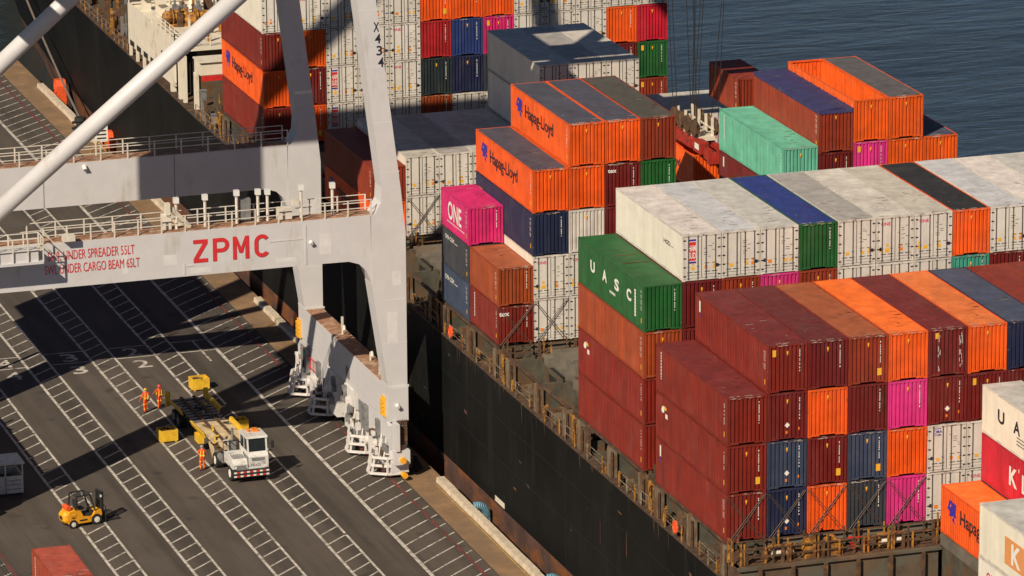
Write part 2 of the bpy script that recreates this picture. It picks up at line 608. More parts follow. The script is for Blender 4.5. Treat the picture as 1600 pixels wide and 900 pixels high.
def c_roof(L, H, reefer=False):
    k = ('roof', L, H, reefer)
    if k not in _cm:
        m = MB()
        n = 24 if L > 8 else 12
        if reefer:
            m.box(0.072, CW-0.072, 0.085, L-0.085, H-0.03, H-0.006)
        else:
            corr(m, zigzag(0.085, L-0.085, n*2, -0.018), 0.072, CW-0.072, lambda a, d, x: (x, a, H-0.012+d))
        _cm[k] = m.mesh('roof', [M_reefer if reefer == 1 else M_roof])
    return _cm[k]

def c_tarp(L, H):
    k = ('tarp', L, H)
    if k not in _cm:
        m = MB()
        n = 8
        for i in range(n):
            a, b = 0.02+(L-0.04)*i/n, 0.02+(L-0.04)*(i+1)/n
            h = 0.09
            m.face([(0.0, a, H+0.02), (0, b, H+0.02), (CW/2, b, H+h), (CW/2, a, H+h)])
            m.face([(CW/2, a, H+h), (CW/2, b, H+h), (CW, b, H+0.02), (CW, a, H+0.02)])
            m.box(0.0, CW, b-0.05, b-0.01, H+0.03, H+h+0.012) if i < n-1 else None
        for x in (-0.012, CW+0.002):
            m.box(x, x+0.01, 0.02, L-0.02, H-0.22, H+0.03)
        for y in (-0.012, L+0.002):
            m.box(0, CW, y, y+0.01, H-0.24, H+0.05)
        _cm[k] = m.mesh('tarpaulin_roof', [M_tarp])
    return _cm[k]

def c_bows(L, H):
    k = ('bows', L, H)
    if k not in _cm:
        m = MB()
        for y0, y1 in ((0.09, 0.13), (L-0.13, L-0.09)):
            m.box(0.08, CW-0.08, y0, y1, H-0.1, H-0.03)
        _cm[k] = m.mesh('roof_bow', [M_paint])
    return _cm[k]

def c_door(H, side):
    k = ('door', H, side)
    if k not in _cm:
        m = MB()
        x0, x1 = (0.115, 1.195) if side == 0 else (1.245, CW-0.115)
        m.box(x0, x1, 0.02, 0.07, 0.175, H-0.145)
        m.mat(1)
        m.box(x0-0.03, x1+0.03, 0.045, 0.068, 0.152, H-0.122)
        hx = (0.035, 0.20) if side == 0 else (CW-0.20, CW-0.035)
        for q in range(5):
            z = 0.32+(H-0.66)*q/4
            m.box(hx[0], hx[1], -0.012, 0.019, z-0.032, z+0.032)
        for xx in (x0+0.16, x0+0.62):
            m.box(xx, xx+0.34, 0.0, 0.018, 0.52, 0.555)
            m.box(xx, xx+0.30, 0.004, 0.018, 1.05, 1.075) if side else None
        m.box(x0+0.1, x0+0.98, 0.006, 0.0195, 0.36, 0.372)
        _cm[k] = m.mesh('door', [M_reefer, M_dark])
    return _cm[k]

def c_rod(H, x):
    k = ('rod', H, x)
    if k not in _cm:
        m = MB().tube((x, -0.008, 0.10), (x, -0.008, H-0.07), 0.027, 6)
        for z in (0.14, 0.9, H-0.12):
            m.box(x-0.05, x+0.05, -0.02, 0.018, z-0.03, z+0.03)
        _cm[k] = m.mesh('lock_rod', [M_rod])
    return _cm[k]

MK = [M_white, M_yel, M_orgl, M_black, M_mag, M_redl, M_blue]
def q_front(m, x0, x1, z0, z1, y=0.010):
    m.face([(x0, y, z0), (x1, y, z0), (x1, y, z1), (x0, y, z1)])
def q_side(m, y0, y1, z0, z1, x=0.006):
    m.face([(x, y1, z0), (x, y0, z0), (x, y0, z1), (x, y1, z1)])

def end_marks(v, H):
    k = ('em', v, H)
    if k in _cm:
        return _cm[k]
    m = MB()
    r = random.Random(v*31)
    def column(x, z0, z1):
        z = z1
        while z > z0:
            h = r.uniform(0.05, 0.12)
            q_front(m, x, x+0.05, z-h, z)
            z -= h+r.choice((0.03, 0.03, 0.10))
    m.mat(0)
    if v in (0, 1, 3, 4, 5):
        column(1.95, H*0.42, H*0.88)
    m.mat(1)
    if v in (0, 1, 2, 3, 4):
        q_front(m, 1.17, 1.27, H*0.80, H*0.86)
        m.mat(2)
        q_front(m, 1.19, 1.25, H*0.765, H*0.80)
    if v == 1:
        m.mat(1)
        q_front(m, 0.30, 0.52, H*0.76, H*0.90)
    if v == 3:
        m.mat(0)
        c = (1.22, H*0.32)
        m.face([(c[0], 0.01, c[1]-0.17), (c[0]+0.16, 0.01, c[1]), (c[0], 0.01, c[1]+0.17), (c[0]-0.16, 0.01, c[1])])
        m.mat(2)
        q_front(m, 1.12, 1.24, H*0.14, H*0.20)
        q_front(m, 1.90, 1.98, H*0.20, H*0.26)
    if v == 4:
        m.mat(1)
        q_front(m, 1.78, 2.06, H*0.16, H*0.31)
    if v == 6:
        m.mat(0)
        for i in range(26):
            x = r.choice((0.62, 0.70, 1.92, 2.0, 2.08))+r.uniform(-0.03, 0.03)
            z = r.uniform(0.3, H-0.5)
            q_front(m, x, x+0.025, z, z+r.uniform(0.08, 0.35))
        m.mat(1)
        q_front(m, 0.42, 0.66, H*0.80, H*0.92)
    _cm[k] = m.mesh('marking', MK)
    return _cm[k]

def side_marks(v, L, H):
    k = ('sm', v, L, H)
    if k in _cm:
        return _cm[k]
    m = MB()
    r = random.Random(v*17+3)
    m.mat(0)
    z = H*0.86
    while z > H*0.45:
        h = r.uniform(0.05, 0.13)
        q_side(m, 0.42, 0.49, z-h, z)
        if v % 2:
            q_side(m, 0.62, 0.66, z-h*0.7, z)
        z -= h+r.choice((0.04, 0.04, 0.12))
    m.mat(1)
    q_side(m, 0.40, 0.52, H*0.16, H*0.27)
    if v == 2:
        m.mat(0)
        z = H*0.9
        while z > H*0.3:
            h = r.uniform(0.08, 0.16)
            q_side(m, L-1.02, L-0.88, z-h, z)
            z -= h+0.05
    if v == 3:
        m.mat(0)
        q_side(m, L-0.95, L-0.72, H*0.66, H*0.90)
        m.mat(6)
        q_side(m, L-0.92, L-0.76, H*0.56, H*0.64)
    if v == 4:
        m.mat(0)
        y, z = L-1.35, H*0.72
        m.face([(0.006, y+0.34*math.cos(a), z+0.22*math.sin(a)-0.10*math.cos(a)) for a in [2*math.pi*i/9 for i in range(9)]])
        m.mat(1)
        m.face([(0.002, y-0.36+0.26*math.cos(a), z+0.13+0.13*math.sin(a)) for a in [2*math.pi*i/7 for i in range(7)]])
        m.mat(3)
        m.face([(-0.002, y-0.30+0.12*math.cos(a), z-0.04+0.08*math.sin(a)) for a in [2*math.pi*i/8 for i in range(8)]])
        m.mat(0)
        q_side(m, L-2.1, L-1.72, H*0.56, H*0.66)
    _cm[k] = m.mesh('marking', MK)
    return _cm[k]

def reefer_marks(v, H):
    k = ('rm', v, H)
    if k in _cm:
        return _cm[k]
    m = MB()
    r = random.Random(v*13+1)
    y = -0.002
    q = lambda a, b, c, d: q_front(m, a, b, c, d, 0.012)
    base = 0.78
    for x in ((0.62, 1.6, 2.0), (0.30, 0.70, 1.62), (0.66, 1.5, 2.02))[v % 3]:
        m.mat(r.choice((1, 2, 1)))
        s = r.uniform(0.09, 0.14)
        q(x-s, x+s, base-s*0.9, base+s*0.9)
        if r.random() < 0.5:
            q(x-s*0.6, x+s*0.6, base+s*1.6, base+s*2.9)
    m.mat(3)
    x = 0.28 if v % 2 else 2.22
    q(x-0.08, x+0.08, base-0.02, base+0.20)
    m.mat(3)
    for i in range(7):
        x0 = r.choice((1.36, 1.62, 1.9))
        z = H*0.5+i*0.13
        q_front(m, x0, x0+r.uniform(0.12, 0.30), z, z+0.03, 0.014)
    if v in (1, 4):
        m.mat(4)
        lettering(m, 'ONE', (0.60, 0.011, H*0.845), 0.20, 'front', 0.62, 0.02)
    if v == 2:
        m.mat(6)
        q(0.36, 0.86, H*0.86, H*0.90)
        q(0.36, 0.86, H*0.38, H*0.42)
        m.mat(5)
        q(0.38, 0.84, H*0.44, H*0.84)
        m.mat(0)
        lettering(m, 'HAM', (0.61, 0.007, H*0.71), 0.36, 'front', 0.44, 0.02, up90=False)
        lettering(m, 'SUD', (0.61, 0.007, H*0.55), 0.36, 'front', 0.44, 0.02)
    if v == 5:
        m.mat(6)
        lettering(m, 'CMA', (0.64, 0.011, H*0.86), 0.17, 'front', 0.55, 0.02)
        q(0.42, 0.86, H*0.915, H*0.93)
        lettering(m, 'CGM', (0.64, 0.011, H*0.79), 0.12, 'front', 0.40, 0.02)
    _cm[k] = m.mesh('marking', MK)
    return _cm[k]

def scuffs(v, H):
    k = ('sc', v, H)
    if k not in _cm:
        r = random.Random(v*5+2)
        m = MB()
        for i in range(9+v*3):
            x = r.uniform(0.1, CW-0.5)
            w_ = r.uniform(0.05, 0.38)
            m.mat(r.choice((0, 0, 1)))
            d = r.uniform(0.02, 0.12)
            y0 = 0.09+r.uniform(0, 0.30)*r.random()
            m.face([(x, y0, H+0.004), (x+w_, y0+r.uniform(-.02, .05), H+0.004), (x+w_*0.8, y0+d, H+0.004), (x+w_*0.1, y0+d*0.6, H+0.004)])
            if r.random() < 0.6:
                z = H-r.uniform(0.01, 0.09)
                m.face([(x, -0.006, z), (x+w_, -0.006, z+r.uniform(-.02, .02)), (x+w_*.9, -0.006, z-0.03), (x+w_*.2, -0.006, z-0.025)])
        for i in range(7):
            x, y = r.uniform(0.3, CW-0.5), r.uniform(0.4, 5.5)
            w_ = r.uniform(0.1, 0.6)
            m.mat(r.choice((0, 1, 1)))
            m.face([(x, y, H+0.003), (x+w_, y+0.02, H+0.003), (x+w_*0.8, y+0.07, H+0.003), (x+0.03, y+0.06, H+0.003)])
        _cm[k] = m.mesh('scuff_mark', [M_scuff, M_rustred])
    return _cm[k]

WHITE = (0.68, 0.635, 0.57, 1)
def place(kind, L, H, x, y, z, col, roof=None, end=0, side=0, label='', group=None, extra=None, cat='shipping container', name='shipping_container', rz=0):
    reefer = kind == 'reefer'
    root = link(name, c_frame(L, H, reefer), None, (x, y, z), col, rz)
    tag(root, label, cat, group)
    q = rnd.uniform(0.93, 1.05)
    hq = 0.0 if reefer else 0.06
    jit = lambda c: (c[0]*q*(1+rnd.uniform(-hq, hq)*0.5), c[1]*q*(1+rnd.uniform(-hq, hq)), c[2]*q*(1+rnd.uniform(-hq, hq)), 1)
    root.color = col = jit(col)
    roof = roof or col
    if reefer:
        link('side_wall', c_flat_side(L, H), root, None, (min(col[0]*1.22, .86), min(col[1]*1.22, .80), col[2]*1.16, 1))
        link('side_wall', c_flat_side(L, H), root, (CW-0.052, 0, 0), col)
        link('roof', c_roof(L, H, 2), root, None, roof)
        for s in (0, 1):
            d = link('door', c_door(H, s), root, None, col)
            for xx in ((0.36, 0.96) if s == 0 else (1.48, 2.08)):
                link('lock_rod', c_rod(H, xx), d)
        link('marking', reefer_marks(end, H), root)
    else:
        link('end_wall', c_end(H), root, None, col)
        link('side_wall', c_side(L, H), root, None, col)
        link('side_wall', c_side(L, H), root, (CW-0.068, 0, 0), col)
        if kind == 'tarp':
            link('tarpaulin_roof', c_tarp(L, H), root)
        elif kind == 'open':
            link('roof_bow', c_bows(L, H), root, None, col)
        else:
            link('roof', c_roof(L, H), root, None, roof)
        if end is not None:
            link('marking', end_marks(end, H), root)
        if side is not None:
            link('marking', side_marks(side, L, H), root)
    if kind in ('dry', 'reefer') and roof is not col or rnd.random() < 0.4:
        if kind in ('dry', 'reefer'):
            link('scuff_mark', scuffs(rnd.randrange(5), H), root)
    if extra:
        m = MB()
        extra(m, L, H)
        me = m.mesh('marking', MK+[M_tan, M_rustred])
        link('logo', me, root)
    return root

# lettering on single boxes ------------------------------------------------
HLP = [(.20, .95), (.45, 1.0), (.50, .86), (.62, .98), (.95, .92), (.90, .58), (.82, .52), (1.0, .36), (.74, .30), (.82, .0), (.55, .14), (.42, .30), (.2, .22), (.27, .45), (.0, .52), (.12, .76)]
def hapag(m, L, H, far=1.15):
    x = 0.003
    m.mat(6)
    y0, z0, w_, h_ = L-far, H*0.36, 1.35, H*0.46
    m.face([(x, y0-p[0]*w_, z0+p[1]*h_) for p in HLP])
    m.mat(2)
    for cx, cy in ((0.36, 0.74), (0.62, 0.28)):
        m.face([(x-0.004, y0-(cx+dx)*w_, z0+(cy+dy)*h_) for dx, dy in ((-.06, 0), (.05, .10), (.06, 0), (-.05, -.10))])
    m.mat(3)
    lettering(m, 'Hapag-Lloyd', (x, y0-1.9-2.95, H*0.60), 0.84, 'side', 5.9, 0.015)

def uasc(m, L, H):
    m.mat(8)
    for y in (5.3, 7.1):
        m.face([(0.5, y, H+0.002), (CW-0.1, y, H+0.002), (CW-0.1, y+0.12, H+0.002), (0.5, y+0.12, H+0.002)])
    m.mat(0)
    for i, ch in enumerate('UASC'):
        lettering(m, ch, (0.003, L-2.75-i*2.25, H*0.58), 0.66, 'side', 0.84, 0.04)
    for i in range(9):
        z = H*0.80-i*0.19
        q_side(m, 1.42, 1.68, z-0.16, z, 0.003)
    for i in range(5):
        q_side(m, L-6.1-i*0.22, L-5.95-i*0.22, H*0.30, H*0.36, 0.003)

def ualetters(m, L, H):
    m.mat(3)
    for i, ch in enumerate('UASC'):
        lettering(m, ch, (0.001, L-2.75-i*2.25, H*0.58), 0.74, 'side', 0.95, 0.03)
    for i in range(3):
        q_side(m, L-6.2, L-5.0, H*(0.38-i*0.07), H*(0.40-i*0.07), 0.001)

def one_side(m, L, H):
    m.mat(0)
    lettering(m, 'ONE', (0.003, L*0.50, H*0.56), 1.18, 'side', 3.0, 0.02)
    for i in range(16):
        q_side(m, L*0.46+1.9-i*0.24, L*0.46+1.75-i*0.24, H*0.22, H*0.22+0.09, 0.003)

def kline(m, L, H):
    m.mat(0)
    lettering(m, 'K', (0.003, L-4.6, H*0.52), 1.05, 'side', 1.15, 0.03)
    lettering(m, 'Line', (0.003, L-7.4, H*0.52), 1.05, 'side', 3.1, 0.02)
    q_side(m, L-5.45, L-5.35, H*0.70, H*0.78, 0.003)

def ktan(m, L, H):
    m.mat(7)
    q_side(m, L-6.6, L-3.3, H*0.22, H*0.74, 0.004)
    m.mat(0)
    lettering(m, 'K', (0.0, L-4.75, H*0.48), 1.05, 'side', 1.2, 0.03)

def side_words(word, y, zf, h, wd, mi=0, line=True):
    def f(m, L, H):
        m.mat(mi)
        lettering(m, word, (0.003, L-y, H*zf), h, 'side', wd, 0.02)
        if line:
            q_side(m, L-y-wd*0.9, L-y-wd*0.55, H*zf-h*0.4, H*zf-h*0.25, 0.003)
    return f

def end_words(word, x, zf, h, wd, mi=0):
    def f(m, L, H):
        m.mat(mi)
        lettering(m, word, (x, 0.006, H*zf), h, 'front', wd, 0.03)
    return f

def side_frame_logo(m, L, H):
    m.mat(5)
    q_side(m, 4.9, 6.2, H*0.12, H*0.82, 0.004)
    m.mat(0)
    q_side(m, 5.15, 5.95, H*0.25, H*0.70, 0.0)

# ------------------------------------------------------------------ colours of the boxes
K = dict(
    mar=(0.205, 0.0165, 0.0085, 1), dred=(0.155, 0.012, 0.0105, 1), red=(0.36, 0.014, 0.018, 1), bro=(0.27, 0.036, 0.012, 1), bor=(0.32, 0.055, 0.014, 1),
    ora=(0.80, 0.105, 0.008, 1), navy=(0.016, 0.022, 0.062, 1), slate=(0.040, 0.060, 0.110, 1), grey=(0.040, 0.047, 0.060, 1), blue=(0.022, 0.045, 0.17, 1),
    mag=(0.62, 0.020, 0.150, 1), pink=(0.68, 0.035, 0.22, 1), grn=(0.013, 0.105, 0.022, 1), teal=(0.130, 0.42, 0.31, 1), dteal=(0.06, 0.33, 0.24, 1), wht=WHITE, cream=(0.72, 0.67, 0.57, 1),
    krd=(0.52, 0.010, 0.030, 1), drk=(0.020, 0.030, 0.036, 1))
RF = dict(  # roofs that were painted or have faded otherwise than the walls
    mar=(0.165, 0.020, 0.020, 1), dul=(0.135, 0.020, 0.019, 1), bor=(0.36, 0.095, 0.035, 1), ora=(0.90, 0.17, 0.022, 1), tan=(0.72, 0.18, 0.045, 1), sla=(0.060, 0.075, 0.125, 1), rbr=(0.22, 0.028, 0.017, 1),
    hl=(0.070, 0.070, 0.096, 1), blk=(0.022, 0.022, 0.024, 1), pnk=(0.80, 0.72, 0.67, 1), bl=(0.62, 0.62, 0.64, 1), gry=(0.60, 0.58, 0.54, 1), dgr=(0.42, 0.395, 0.37, 1), wh=(0.68, 0.63, 0.56, 1), bei=(0.60, 0.55, 0.47, 1), blu=(0.022, 0.040, 0.20, 1), olive=(0.075, 0.070, 0.058, 1), dsl=(0.10, 0.095, 0.10, 1))
CN = dict(mar='maroon', dred='dark red', red='bright red', bro='brown red', bor='rust brown', ora='orange', navy='navy blue', slate='slate blue', grey='dark grey', blue='blue', mag='magenta', pink='pink', grn='green', teal='mint green', dteal='teal', wht='white refrigerated', cream='cream', krd='crimson', drk='blackish')
ORD = ['first', 'second', 'third', 'fourth', 'fifth', 'sixth', 'seventh', 'eighth', 'ninth', 'tenth', 'eleventh', 'twelfth', 'thirteenth']
DOWN = ['on top', 'second down', 'third down', 'fourth down', 'fifth down']

def stack(bay, k, y, base, tiers, where, group, t0=1, L=L40, dx=0, first=0):
    """tiers: bottom to top, (kind, colour, roof, end, side, extra, height, label or None); None leaves out what is out of sight"""
    z = base
    n = len(tiers)
    for i, t in enumerate(tiers):
        if t is None:
            z += TIER
            continue
        kind, c, rf, e, s, ex, H, lab = (list(t)+[None]*8)[:8]
        H = H or HC
        if e is None and kind != 'reefer':
            e = rnd.choice((0, 0, 5, 2, 4, 1))
        if e is None:
            e = rnd.choice((0, 3, 6, 1, 7, 8, 9, 10, 11, 12))
        if s is None:
            s = rnd.choice((0, 1))
        lab = lab or f"{CN[c]} container {DOWN[n-1-i]} in the {ORD[k-first]} stack from the quay, {where}"
        place(kind, L, H, k*PITCH+dx+rnd.uniform(-0.012, 0.012), y+rnd.uniform(-0.03, 0.03), z, K[c], RF.get(rf) if rf else None, e, s, lab, group, ex)
        z += TIER if H == HC else TIERS

D, RFR = 'dry', 'reefer'
# --- bay A, the near block
gA = 'containers of the front block'
wA = 'maroon front block'
YA = 0.0
stack('A', 0, YA, 0, [(D, 'mar', None, 0, 3), (D, 'mar', None, 4, 4), (D, 'mar', 'mar', 5, 2)], wA, gA)
stack('A', 1, YA, 0, [(D, 'navy', None, 3), (D, 'slate', None, 3), (D, 'dred', None, 3), (D, 'mar', 'mar', 1, 3)], wA, gA)
stack('A', 2, YA, 0, [(D, 'ora', None, 2), (D, 'dred', None, 4), (D, 'ora', None, 2), (D, 'dred', 'dul', 0)], wA, gA)
stack('A', 3, YA, 0, [(D, 'grey', None, 0), (D, 'slate', None, 4), (D, 'dred', None, 5), (D, 'bro', 'bor', 4)], wA, gA)
stack('A', 4, YA, 0, [(D, 'pink', None, 5), (D, 'ora', None, 2), (D, 'pink', None, 0), (D, 'ora', 'ora', 2)], wA, gA)
stack('A', 5, YA, 0, [(RFR, 'wht', 'wh', 3), (RFR, 'wht', 'wh', 5), (D, 'dred', None, 3), (D, 'dred', 'mar', 6)], wA, gA)
stack('A', 6, YA, 0, [(RFR, 'wht', 'wh', 4), (RFR, 'wht', 'wh', 6), (D, 'dred', None, 1), (D, 'ora', 'tan', 2)], wA, gA)
stack('A', 7, YA, 0, [(D, 'bro', None, 0), (D, 'slate', None, 5), (D, 'dred', None, 0), (D, 'navy', 'sla', 0)], wA, gA)
stack('A', 8, YA, 0, [None, (D, 'ora', None, 2), (D, 'dred', None, 5), (D, 'bro', 'rbr', 0)], wA, gA)
stack('A', 9, YA, 0, [None, None, None, (D, 'bro', 'rbr', 0)], wA, gA)
# --- bay B, white roofs
gB = 'containers of the white roofed block'
wB = 'white roofed block'
YB = 14.362
stack('B', 0, YB, 0.05, [(D, 'mar', None, 0, 0), (D, 'mar', None, 0, 4), (D, 'bor', 'bor', 2, 1), (D, 'grn', None, 5, 1, uasc, None, 'green container with big white letters, beside the white refrigerated boxes')], wB, gB)
tB = [('wht', 'pnk', 2), ('wht', 'bl', 0), ('wht', 'gry', 3), ('grn', 'blu', 5), ('wht', 'dgr', 6), ('wht', 'wh', 1), ('wht', 'bei', 4), ('ora', 'blk', 2), ('wht', 'bl', 0), ('wht', 'pnk', 6), ('wht', 'gry', 3), ('wht', 'wh', 0)]
uB = ['dred', 'bro', 'pink', 'bro', 'wht', 'wht', 'wht', 'dteal', 'dred', 'dred', 'dred', 'mar']
for i, ((c, rf, e), u) in enumerate(zip(tB, uB)):
    k = i+1
    low = [None, None, None]
    if k == 1:
        low = [None, None, (D, 'dred', None, 0)]
    kind = RFR if c == 'wht' else D
    ex = side_words('MAERSK'[:0] or 'HSD', 9.4, 0.62, 0.26, 1.2, 3) if k == 1 else None
    lab = None
    if k == 4:
        lab = 'green container roofed in blue, on top of the white roofed block'
    if k == 8:
        lab = 'orange container under a black roof, among the white refrigerated boxes'
    if k == 1:
        lab = 'white refrigerated container with a red vertical panel on its door, above the green one'
    stack('B', k, YB, 0.05, low+[(RFR if u == 'wht' else D, u, None), (kind, c, rf, e, None, ex, None, lab)], wB, gB)
# --- bay C, middle block with tall orange boxes
gC = 'containers of the middle block'
wC = 'middle block'
YC = 43.093
stack('C', 0, YC, 0.1, [(D, 'mar', None, 5, 2, end_words('tex', 0.42, 0.82, 0.30, 0.72), ST, 'dark red half length container under the brown one, by the ship rail'),
                        (D, 'bor', 'bor', 5, 1, None, ST, 'rust brown half length container beside the white door faces')], wC, gC, L=L20, dx=0.06)
stack('C', 0, YC+6.13, 0.1, [(D, 'slate', None, 5, 1, side_words('CMA CGM', 1.8, 0.72, 0.30, 2.0), ST, 'blue half length container lowest below the magenta one'),
                            (D, 'grey', None, 5, 1, side_words('CMA CGM', 1.8, 0.80, 0.28, 2.0), ST, 'dark slate half length container right under the magenta one'),
                            (D, 'mag', 'mag', 5, 1, one_side, ST, 'magenta half length container with three big white letters')], wC, gC, L=L20)
stack('C', 1, YC, 0.1, [(RFR, 'wht', 'wh', 3), (RFR, 'wht', 'wh', 1, None, side_words('ONE', 5.2, 0.45, 0.9, 3.0, 5)), (D, 'navy', None, 5, 1, side_words('MSC', 0.9, 0.62, 0.42, 1.0, 1)),
                        (D, 'ora', 'hl', 2, 0, hapag, None, 'orange container with lettered side and grey roof, lower of the lettered orange pair')], wC, gC)
stack('C', 2, YC, 0.1, [(RFR, 'wht', 'wh', 0), (RFR, 'wht', 'wh', 4), (D, 'wht', None, None), (D, 'ora', None, 2), (D, 'ora', 'hl', 2, 0, hapag, None, 'orange container with lettered side and grey roof, topmost of the lettered orange pair')], wC, gC)
stack('C', 3, YC, 0.1, [None, None, (D, 'dred', None, 0), (D, 'dred', None, 5, None, end_words('tex', 0.5, 0.84, 0.26, 0.6)), (D, 'ora', 'hl', 2)], wC, gC)
stack('C', 4, YC, 0.1, [None, None, (D, 'bro', None, 0), (D, 'grn', None, 5), (D, 'bro', 'olive', 2)], wC, gC)
place('open', L40, ST, 19.9, 60.4, 4.62, K['ora'], None, 2, 0, 'open topped orange container right under the red lifting spreader', gC, side_words('Hapag-Lloyd', 7.0, 0.55, 0.62, 5.0, 3, False))
stack('C', 8, YC, 0.1, [None, None, (D, 'dred', None, 0, 3), (D, 'teal', 'teal', 2, 2, None, None, 'mint green container with a pale corner, beside the red spreader')], wC, gC)
stack('C', 9, YC, -0.45, [None, None, None, (D, 'dred', None, 0), ('tarp', 'bro', None, 2, 1, None, None, 'brown red container under a blue tarpaulin, above the mint green one')], wC, gC)
stack('C', 10, YC, 0.1, [None, None, None, (D, 'pink', None, None), ('open', 'ora', None, 2, 0, None, None, 'roofless orange container whose bare inside shows, at the seaward end')], wC, gC)
stack('C', 11, YC, 0.1, [None, None, None, (D, 'ora', None, 2), (D, 'ora', 'dsl', 2, 0, None, None, 'orange container with a worn grey roof, beside the roofless orange one')], wC, gC)
stack('C', 12, YC, 0.1, [None, None, None, (D, 'ora', 'sla', 2, 0, None, None, 'orange container with a navy roof, outermost beside the open sea')], wC, gC)
# --- bay E, in the shadow of the boom
gE = 'containers of the shaded block'
wE = 'shaded middle block'
YE = 71.669
stack('E', 0, YE, 0.1, [(D, 'ora', None, 2, 0, hapag, ST, 'orange container with a blue emblem, seen between the crane legs'), (D, 'bro', 'rbr', 0, 1, None, ST, 'brown red container lying on the orange one between the crane legs')], wE, gE)
for k, rf in ((1, 'bei'), (2, 'dgr'), (3, 'gry'), (4, 'gry')):
    stack('E', k, YE, 0.1, [(RFR, 'wht', None), (RFR if k < 4 else D, 'wht', rf)], wE, gE)
for k, rf in ((5, 'gry'), (6, 'dgr'), (7, 'wh')):
    stack('E', k, YE, 0.1, [(RFR, 'wht', None), (RFR, 'wht', None), (RFR, 'wht', None, None, None, side_frame_logo if k == 5 else None), (RFR, 'wht', rf)], wE, gE)
for k, rf in ((8, 'bl'), (9, 'gry'), (10, 'bei'), (11, 'gry'), (12, 'gry')):
    stack('E', k, YE, 0.1, [None, (RFR, 'wht', rf)], wE, gE)
place(D, L20, ST, 11*PITCH, YE, 6.95, K['bro'], None, 5, 1, 'brown red half length container standing alone against the water', gE)
# --- bay D, the far wall of boxes
gD = 'containers of the far wall'
wD = 'far wall of boxes'
YD = 100.525
dD = [['mar', 'ora', 'mar', 'wht'], ['ora', 'dred', 'ora', 'wht'], ['wht']*4, ['wht']*4, ['wht']*4, ['bor', 'drk', 'red', 'ora'], ['wht', 'navy', 'blue', 'ora'], ['wht', 'grey', 'mag', 'ora'],
      ['wht']*4, ['wht']*4, ['wht']*4, ['dred', 'dred', 'ora', 'wht'], ['bro', 'grn', 'krd', 'wht']]
vD = {2: [2, 2, 0, 0], 4: [0, 4, 1, 3], 3: [0, 1, 0, 1], 1: [0, 0, 0, 4]}
for k, cols in enumerate(dD):
    ts = []
    for i, c in enumerate(cols):
        kind = RFR if c == 'wht' else D
        e = vD[k][i] if k in vD and kind == RFR else None
        ex = hapag if (k == 0 and i == 1) else None
        lab = 'orange container with lettered side, lowest but one beside the white deckhouse' if ex else None
        ts.append((kind, c, 'wh' if c == 'wht' else None, e, 1 if k == 0 else None, ex, None, lab))
    stack('D', k, YD, 0.13, ts, wD, gD)
# --- bay Z and the nearest bay, lower corner
gZ = 'containers in the near corner'
stack('Z', 5, -14.362, 0, [(D, 'ora', 'ora', 2, 0, lambda m, L, H: hapag(m, L, H, 0.95), None, 'orange container with a blue emblem, alone in front of white door faces')], '', gZ)
stack('Z', 6, -14.362, 0, [(D, 'grey', None, 0, 1, None, None, 'dark grey container lowest under the crimson one, hidden behind the orange box'), (D, 'krd', None, 0, 0, kline, None, 'crimson container with big white letters, below a cream one'), (RFR, 'cream', 'gry', 0, None, ualetters, None, 'cream container with widely spaced dark letters on its side')], '', gZ)
stack('Y', 1, -43.086, 0, [(RFR, 'wht', None, 0, None, None, None, 'white refrigerated container lowest of the corner stack'), (RFR, 'wht', None, 0, None, None, None, 'white refrigerated container third down in the corner stack'),
                           (RFR, 'wht', None, 0, None, side_words('ONE', 1.8, 0.72, 0.55, 1.5, 4, False), None, 'white refrigerated container directly below the cream one with a tan panel'),
                           (RFR, 'cream', 'gry', 0, None, ktan, None, 'cream container with a tan letter panel, at the picture corner')], '', gZ)

# ------------------------------------------------------------------ water and quay
QZ, WZ = -11.0, -13.6
struct('sea_water', MB().face([(-900, -500, WZ), (2200, -500, WZ), (2200, 2600, WZ), (-900, 2600, WZ)]), M_water)

def qx(x, y):
    return x + 0.0062*(y-55)
QY0, QY1 = -120, 183.0
m = MB()
m.prism([(-420, QY0), (qx(-4.15, QY0), QY0), (qx(-4.15, QY1), QY1), (-420, QY1)], QZ-6, QZ, 'z')
struct('quay_apron', m, M_asph)
m = MB()
m.prism([(qx(-4.09, QY0), QY0), (qx(-1.62, QY0), QY0), (qx(-1.62, QY1), QY1), (qx(-4.09, QY1), QY1)], QZ-5.5, QZ+0.03, 'z')
struct('quay_edge_strip', m, M_conc)
m = MB()
m.prism([(qx(-4.15, QY0), QY0), (qx(-4.09, QY0), QY0), (qx(-4.09, QY1), QY1), (qx(-4.15, QY1), QY1)], QZ-0.2, QZ-0.03, 'z')
struct('crane_rail_groove', m, M_dark)
m = MB()
for x in (-33.75, -33.55):
    m.prism([(qx(x, QY0), QY0), (qx(x+0.06, QY0), QY0), (qx(x+0.06, QY1), QY1), (qx(x, QY1), QY1)], QZ-0.03, QZ+0.006, 'z')
struct('landside_crane_rail', m, M_dark)

